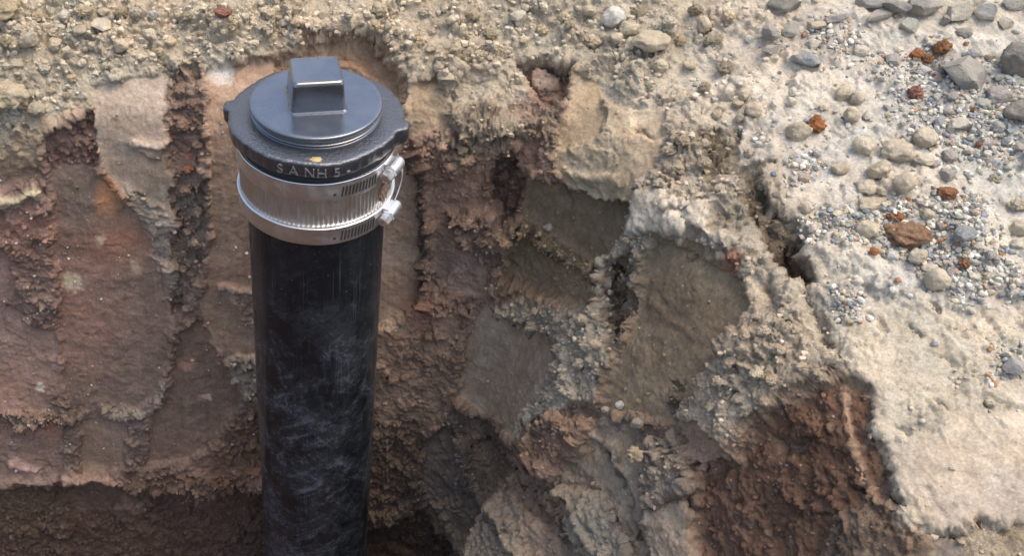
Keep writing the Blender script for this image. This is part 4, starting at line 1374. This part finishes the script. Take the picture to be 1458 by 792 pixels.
SETS = [
    ('tan and cream rounded stones', 'rounded cream to tan stone in the stone group on the dusty bank', 'pebble', ['tan', 'cream'],
     [(1202, 136, 24, 26), (1221, 138, 24, 24), (1212, 166, 22, 34), (1229, 211, 32, 30), (1316, 198, 38, 30), (1315, 227, 28, 17), (1250, 244, 33, 31),
      (1232, 267, 29, 21), (1287, 261, 36, 38), (1256, 271, 17, 14), (1319, 304, 19, 24), (1232, 328, 32, 28), (1195, 239, 26, 22)]),
    ('clustered tan lumps', 'tan lump in the tight cluster on the bank left of the rusty ball', 'pebble', ['tan', 'cream', 'tan'],
     [(1072, 158, 25, 27), (1030, 154, 15, 17), (1048, 148, 17, 15), (1020, 163, 15, 24), (1061, 138, 17, 15), (1053, 171, 17, 14)]),
    ('rusty clods by the rock', 'orange rusty clod beside the large flat topped grey rock', 'clod', ['orange', 'rust', 'rust'],
     [(1304, 77, 21, 18), (1322, 82, 19, 17), (1342, 71, 26, 29)]),
    ('rusty crumbs in the gravel', 'small rusty clod in the blue grey gravel', 'clod', ['rust', 'orange'],
     [(1370, 378, 19, 16), (1246, 362, 17, 12), (1268, 306, 14, 12), (1282, 310, 16, 11), (1392, 206, 10, 8)]),
    ('row of grey rocks', 'angular dusty grey rock in the row at the top of the bank', 'rock', ['grey', 'slate', 'grey', 'pale'],
     [(1241, 4, 42, 18), (1274, 12, 40, 22), (1314, 10, 48, 28), (1364, 20, 36, 34), (1443, 6, 40, 18), (1250, 24, 46, 15), (1342, 30, 16, 18), (1430, 30, 22, 18)]),
    ('pale chips on the bank', 'small pale chip on the dusty bank', 'pebble', ['white', 'pale', 'green'],
     [(1066, 56, 15, 10), (1124, 146, 15, 13), (1129, 133, 11, 8), (1405, 215, 13, 9), (1154, 325, 13, 12), (1190, 311, 11, 11), (1312, 602, 9, 9), (1351, 183, 11, 15),
      (1332, 136, 15, 11), (1268, 362, 20, 15), (1300, 110, 11, 8)]),
    ('grey pebbles among the gravel', 'grey pebble lying among the gravel on the bank', 'pebble', ['grey', 'blue', 'pale', 'lilac'],
     [(1367, 45, 22, 17), (1387, 74, 24, 15), (1348, 160, 16, 14), (1354, 137, 20, 15), (1420, 109, 17, 11), (1417, 179, 22, 17), (1226, 71, 22, 14), (1354, 222, 22, 19),
      (1348, 248, 24, 19), (1296, 313, 24, 11), (1447, 346, 20, 13), (1328, 232, 16, 11), (1335, 322, 14, 13), (1352, 388, 16, 15), (1390, 395, 18, 12), (1312, 345, 14, 12),
      (1450, 210, 18, 14), (1432, 200, 14, 12), (1380, 212, 16, 10), (1240, 330, 12, 10), (1344, 352, 14, 12), (1362, 354, 12, 10), (1388, 352, 14, 11), (1410, 360, 15, 12)]),
    ('tan stones half buried', 'tan stone half buried in the pale dust of the bank', 'pebble', ['tan', 'cream', 'olive'],
     [(1005, 34, 20, 34), (1038, 20, 20, 26), (1032, 97, 26, 21), (1445, 325, 28, 28), (1446, 291, 28, 20), (1418, 252, 18, 14), (1404, 393, 14, 13), (1440, 402, 16, 18),
      (1000, 125, 22, 18), (985, 90, 20, 16), (1170, 150, 16, 9), (1012, 55, 30, 14), (1388, 300, 12, 9), (1374, 282, 10, 8), (990, 12, 24, 20)]),
    ('stones bedded in the dry slope', 'tan stone bedded in the dry crumbly slope above the cut', 'pebble', ['tan', 'cream', 'tan', 'olive', 'pale'],
     [(83, 64, 21, 21), (305, 38, 16, 13), (328, 40, 13, 17), (114, 43, 21, 15), (194, 18, 19, 19), (283, 46, 12, 11), (131, 64, 15, 14), (121, 16, 30, 15), (174, 18, 22, 19),
      (212, 46, 20, 19), (532, 34, 19, 16), (542, 17, 24, 21), (615, 67, 18, 17), (567, 45, 15, 13), (605, 20, 18, 16), (611, 43, 12, 12), (651, 73, 22, 18), (598, 56, 17, 15),
      (556, 39, 12, 11), (350, 26, 18, 14), (336, 36, 13, 22), (875, 55, 18, 18), (843, 57, 30, 18), (812, 36, 14, 13), (90, 20, 20, 16), (60, 25, 24, 18), (72, 45, 16, 14),
      (246, 60, 18, 14), (262, 22, 20, 15), (232, 45, 14, 12), (150, 15, 18, 12), (385, 20, 20, 15), (420, 30, 18, 14), (460, 18, 22, 14), (500, 20, 16, 14), (400, 45, 14, 10),
      (640, 30, 16, 13), (672, 20, 22, 16), (700, 50, 26, 18), (735, 25, 24, 16), (770, 40, 20, 16), (800, 20, 22, 16), (838, 18, 18, 16), (910, 15, 26, 16), (950, 30, 24, 18),
      (745, 60, 18, 12), (685, 75, 16, 13), (965, 60, 18, 16), (27, 90, 22, 16), (65, 95, 18, 14), (100, 110, 16, 13), (120, 88, 15, 12), (75, 128, 15, 12), (96, 140, 13, 11),
      (205, 80, 14, 11), (225, 72, 16, 12), (150, 92, 12, 10), (270, 72, 13, 11), (5, 60, 24, 20), (22, 40, 18, 16)]),
    ('lumps on the pale ridge', 'dry soil lump on the pale ridge between the dark cuts', 'clod', ['tan', 'cream', 'tan'],
     [(950, 215, 26, 20), (975, 205, 22, 18), (968, 240, 20, 16), (1000, 235, 22, 18), (892, 345, 16, 14), (875, 365, 14, 13), (905, 365, 12, 12), (985, 365, 18, 14),
      (830, 455, 18, 16), (812, 480, 16, 14), (845, 490, 18, 15), (790, 455, 16, 12), (860, 460, 14, 14), (825, 520, 20, 16), (1040, 200, 20, 18), (1065, 215, 16, 14),
      (760, 445, 14, 12), (740, 432, 14, 11), (850, 520, 14, 12), (1025, 265, 18, 13)]),
    ('lumps on the spur', 'crumbly dry soil lump on the pale spur of the right wall', 'clod', ['tan', 'tan', 'cream'],
     [(1090, 470, 22, 18), (1110, 500, 20, 16), (1060, 480, 18, 15), (1040, 520, 24, 18), (1075, 530, 22, 16), (1020, 545, 20, 16), (1100, 540, 20, 15), (1050, 565, 24, 18),
      (1010, 580, 20, 16), (1085, 570, 18, 14), (1140, 520, 18, 14), (1165, 530, 16, 13), (1130, 470, 16, 13), (1075, 450, 16, 12)]),
    ('clay lumps in the torn channel', 'dark brown clay lump in the rough channel left of the pipe', 'clod', ['brown'],
     [(255, 130, 18, 14), (272, 150, 20, 16), (258, 180, 22, 18), (278, 205, 20, 16), (262, 270, 18, 15), (282, 300, 20, 16), (265, 330, 18, 15), (280, 345, 16, 14), (262, 385, 18, 14)]),
    ('clay lumps by the corner', 'brown clay lump on the rough wall between pipe and dark cut', 'clod', ['brown', 'brown', 'tan'],
     [(665, 320, 22, 18), (685, 345, 24, 18), (650, 330, 16, 13), (715, 350, 20, 16), (722, 375, 18, 15), (705, 390, 20, 16), (725, 290, 18, 16), (720, 250, 20, 16), (640, 240, 18, 14),
      (668, 230, 24, 16), (630, 210, 18, 14), (560, 545, 20, 16), (575, 540, 16, 13), (612, 480, 18, 14), (608, 520, 16, 13), (655, 215, 18, 13)]),
]
LAND = [(144, 40, 'slanting pale slab'), (215, 20, 'clean white pebble'), (14, 135, 'big cream lump'), (316, 20, 'reddish clod'), (870, 23, 'chalky white stone'),
        (923, 66, 'large oblong tan stone'), (190, 108, 'grey scraped panel'), (450, 60, 'square headed plug'), (775, 100, 'dark hollow'),
        (315, 97, 'white splash on the wall'), (1290, 338, 'brown clay slab'), (1376, 104, 'flat topped grey rock'), (1447, 90, 'big dark cobble'), (1157, 178, 'round rusty clod'),
        (1404, 18, 'chalky white block'), (1148, 86, 'blue grey faceted stone'), (1347, 273, 'lone rust coloured clod'), (1276, 215, 'largest dusty tan stone'),
        (1130, 360, 'dark gulch'), (1334, 400, 'long cream stone'), (1126, 45, 'pale greenish block'), (1440, 521, 'lone blue grey stone'), (1046, 155, 'tight cluster of tan lumps'),
        (960, 430, 'big dark facet'), (800, 330, 'pebble on the dark clay cut'), (700, 520, 'smooth clay panel'), (1180, 620, 'dark brown flank of the spur'),
        (267, 236, 'small red clod'), (262, 100, 'top of the channel'), (252, 450, 'foot of the channel'), (880, 577, 'white egg shaped pebble'), (550, 290, 'clamp screws of the coupling'),
        (560, 560, 'black pipe'), (720, 230, 'dark broken pocket')]
NOUN = {'pebble': 'stone', 'rock': 'rock', 'clod': 'soil lump'}
WHERE = {'tan and cream rounded stones': 'in the tan stone group', 'clustered tan lumps': None, 'rusty clods by the rock': None, 'rusty crumbs in the gravel': 'in the gravel',
         'row of grey rocks': 'in the grey rock row', 'pale chips on the bank': 'on the dusty bank', 'grey pebbles among the gravel': 'in the gravel', 'tan stones half buried': 'half buried in dust',
         'stones bedded in the dry slope': 'bedded in the dry slope', 'lumps on the pale ridge': 'on the pale ridge', 'lumps on the spur': 'on the pale spur',
         'clay lumps in the torn channel': 'in the rough channel', 'clay lumps by the corner': 'on the rough wall'}
CNAME = {'tan': 'tan', 'cream': 'cream', 'olive': 'olive tan', 'pale': 'pale', 'grey': 'grey', 'slate': 'slate grey', 'blue': 'bluish grey', 'lilac': 'lilac grey', 'white': 'white',
         'green': 'pale greenish', 'rust': 'rusty', 'orange': 'rusty', 'brown': 'brown'}
for (grp, lb, kd, cs, spots) in SETS:
    for i, (x, y, w, h) in enumerate(spots):
        c = cs[i % len(cs)]
        k2 = 'clod' if (grp.startswith(('stones bedded', 'tan stones half')) and i % 3) else kd
        if kd == 'clod' and not grp.startswith('rust'):
            c = 'ground'
        big_ = max(w, h)
        size = 'small ' if big_ < 16 else 'large ' if big_ > 25 else ''
        lname = min(LAND, key=lambda q: math.hypot(q[0] - x, q[1] - y))[2]
        l2 = lb if WHERE[grp] is None else f"{size}{CNAME[cs[i % len(cs)]]} {NOUN[kd]} {WHERE[grp]}, nearest the {lname}"
        stone(x, y, w, h, c, k2, l2, group=grp, name={'pebble': 'stone', 'rock': 'rock', 'clod': 'soil_clod'}[kd], cat={'pebble': 'stone', 'rock': 'rock', 'clod': 'clod'}[kd], sink=0.38 if grp.startswith(('stones bedded', 'lumps', 'clay', 'tan stones half')) else 0.28)
# ------------------------------------------------------------------ gravel and crumbs (nobody could count them)
def density(polys):
    w = np.zeros(len(inview))
    for poly, val, soft in polys:
        sdv = seg_dist(PXV[inview] + 14 * q1[inview], PYV[inview] + 14 * q2[inview], poly, True)
        w = np.maximum(w, val * sstep(-soft, soft, sdv))
    return w


def scatter(name, label, weights, count, size, palette, sub=1, sink=0.2, flat=0.75, power=2.5):
    p = weights * (DEP[inview] > 0)
    p = p / p.sum()
    ids = inview[rng.choice(len(inview), count, p=p)]
    proto = []
    for k in range(14):
        Pv, Ff = (ICO[1] if sub == 1 else ICO[2])
        r = np.random.default_rng(500 + k)
        Q_ = Pv * (1 + r.uniform(-0.3, 0.25, len(Pv)) * (1.0 if sub == 1 else 0.45))[:, None] * r.uniform([0.75, 0.6, 0.5], [1.2, 1.0, 0.9])
        proto.append(Q_)
    nv, nf = len(proto[0]), len(Ff)
    sz = size[0] + (size[1] - size[0]) * rng.random(count) ** power
    ang = rng.random((count, 3)) * 2 * math.pi
    VV = np.empty((count, nv, 3), np.float32)
    CC = np.empty((count, nv, 3), np.float32)
    pal = np.array([lin(PAL[c]) * np.array([0.84, 0.82, 0.76]) for c, _ in palette])
    pw = np.array([w for _, w in palette], float)
    ci = rng.choice(len(pal), count, p=pw / pw.sum())
    for i in range(count):
        ca, sa = math.cos(ang[i, 0]), math.sin(ang[i, 0])
        cb, sb = math.cos(ang[i, 1]), math.sin(ang[i, 1])
        R = np.array([[ca, -sa, 0], [sa, ca, 0], [0, 0, 1]]) @ np.array([[1, 0, 0], [0, cb, -sb], [0, sb, cb]])
        VV[i] = (proto[i % 14] @ R.T) * sz[i] + V[ids[i]] + NRM[ids[i]] * sz[i] * (0.5 - sink)
        CC[i] = pal[ci[i]] * (0.75 + 0.5 * rng.random())
    F = (Ff[None] + (np.arange(count) * nv)[:, None, None]).reshape(-1, 3)
    me = np_mesh(name, VV.reshape(-1, 3), F, CRUMB, sub != 1)
    set_attr(me, 'tint', np.clip(CC.reshape(-1, 3), 0, 0.8), 'FLOAT_COLOR')
    o = bpy.data.objects.new(name, me)
    col.objects.link(o)
    tag(o, label, name.replace('_', ' '), kind='stuff')
    return o


everywhere = [(-80, -80), (1540, -80), (1540, 870), (-80, 870)]
gravel_w = density([([(1200, 300), (1280, 280), (1400, 290), (1420, 340), (1458, 420), (1380, 430), (1320, 400), (1250, 350), (1200, 340)], 1.0, 18),
                    ([(1240, 90), (1330, 60), (1470, 110), (1470, 230), (1380, 240), (1310, 190), (1260, 150)], 0.75, 22),
                    ([(1130, 30), (1230, 30), (1230, 90), (1180, 90)], 0.8, 14), ([(1120, 215), (1165, 215), (1165, 262), (1125, 262)], 0.8, 12),
                    ([(1140, 300), (1200, 300), (1200, 345), (1140, 345)], 0.7, 10), ([(1180, 410), (1230, 410), (1225, 460), (1190, 455)], 0.7, 10),
                    ([(1410, 490), (1458, 490), (1458, 540), (1410, 540)], 0.7, 8),
                    ([(1000, -40), (1520, -40), (1520, 420), (1200, 460), (1100, 220), (980, 160)], 0.025, 20)])
scatter('gravel', 'loose fine blue grey gravel strewn in patches over the dusty bank', gravel_w, 4300, (0.0008, 0.0034),
        [('pale', 4), ('blue', 1.2), ('grey', 2.4), ('white', 0.9), ('slate', 0.4), ('cream', 1.6), ('tan', 1.5), ('pink', 0.4), ('rust', 0.15), ('lilac', 1.2)])
top_w = density([([(-80, -80), (980, -80), (950, 60), (930, 130), (800, 80), (640, 110), (560, 70), (480, 40), (330, 75), (130, 105), (40, 190), (-80, 220)], 1.0, 20),
                 ([(940, -80), (1100, -80), (1100, 200), (1060, 300), (950, 180)], 0.35, 20)]) * (0.3 + sstep(-0.3, 0.3, med[inview]))
# crumbs of the soil itself take the colour of the ground they broke from
def own_crumbs(name, label, weights, count, size):
    p = weights / weights.sum()
    ids = inview[rng.choice(len(inview), count, p=p)]
    Pv, Ff = ICO[1]
    nv = len(Pv)
    sz = size[0] + (size[1] - size[0]) * rng.random(count) ** 3
    VV = np.empty((count, nv, 3), np.float32)
    jit = 1 + rng.uniform(-0.35, 0.25, (count, nv))
    sc = rng.uniform(0.65, 1.15, (count, 3))
    VV = Pv[None] * jit[..., None] * (sc * sz[:, None])[:, None, :] + (V[ids] + NRM[ids] * (sz * 0.1)[:, None])[:, None, :]
    CC = np.repeat((colour[ids] * rng.uniform(0.85, 1.25, count)[:, None])[:, None, :], nv, 1)
    F = (Ff[None] + (np.arange(count) * nv)[:, None, None]).reshape(-1, 3)
    me = np_mesh(name, VV.reshape(-1, 3), F, CRUMB, False)
    set_attr(me, 'tint', np.clip(CC.reshape(-1, 3), 0, 0.8), 'FLOAT_COLOR')
    o = bpy.data.objects.new(name, me)
    col.objects.link(o)
    tag(o, label, name.replace('_', ' '), kind='stuff')


own_crumbs('dry_soil_crumbs', 'dry tan soil crumbs covering the slope above the cut wall', top_w, 3500, (0.0008, 0.0042))
own_crumbs('soil_crumbs', 'crumbs of clay and soil clinging to the torn faces of the pit', rough[inview] ** 2 + 0.02, 8000, (0.0006, 0.0030))
spk = ((PXV[inview] < 380) & (PYV[inview] > 240) & (PYV[inview] < 640)) * sstep(0.0, 0.4, 0.2 + q1[inview] + big[inview]) + 0.003
scatter('white_specks', 'tiny pale grit specks pressed into the scraped clay wall', spk, 200, (0.0005, 0.0022), [('white', 2), ('cream', 2), ('pink', 1)], sink=0.35)
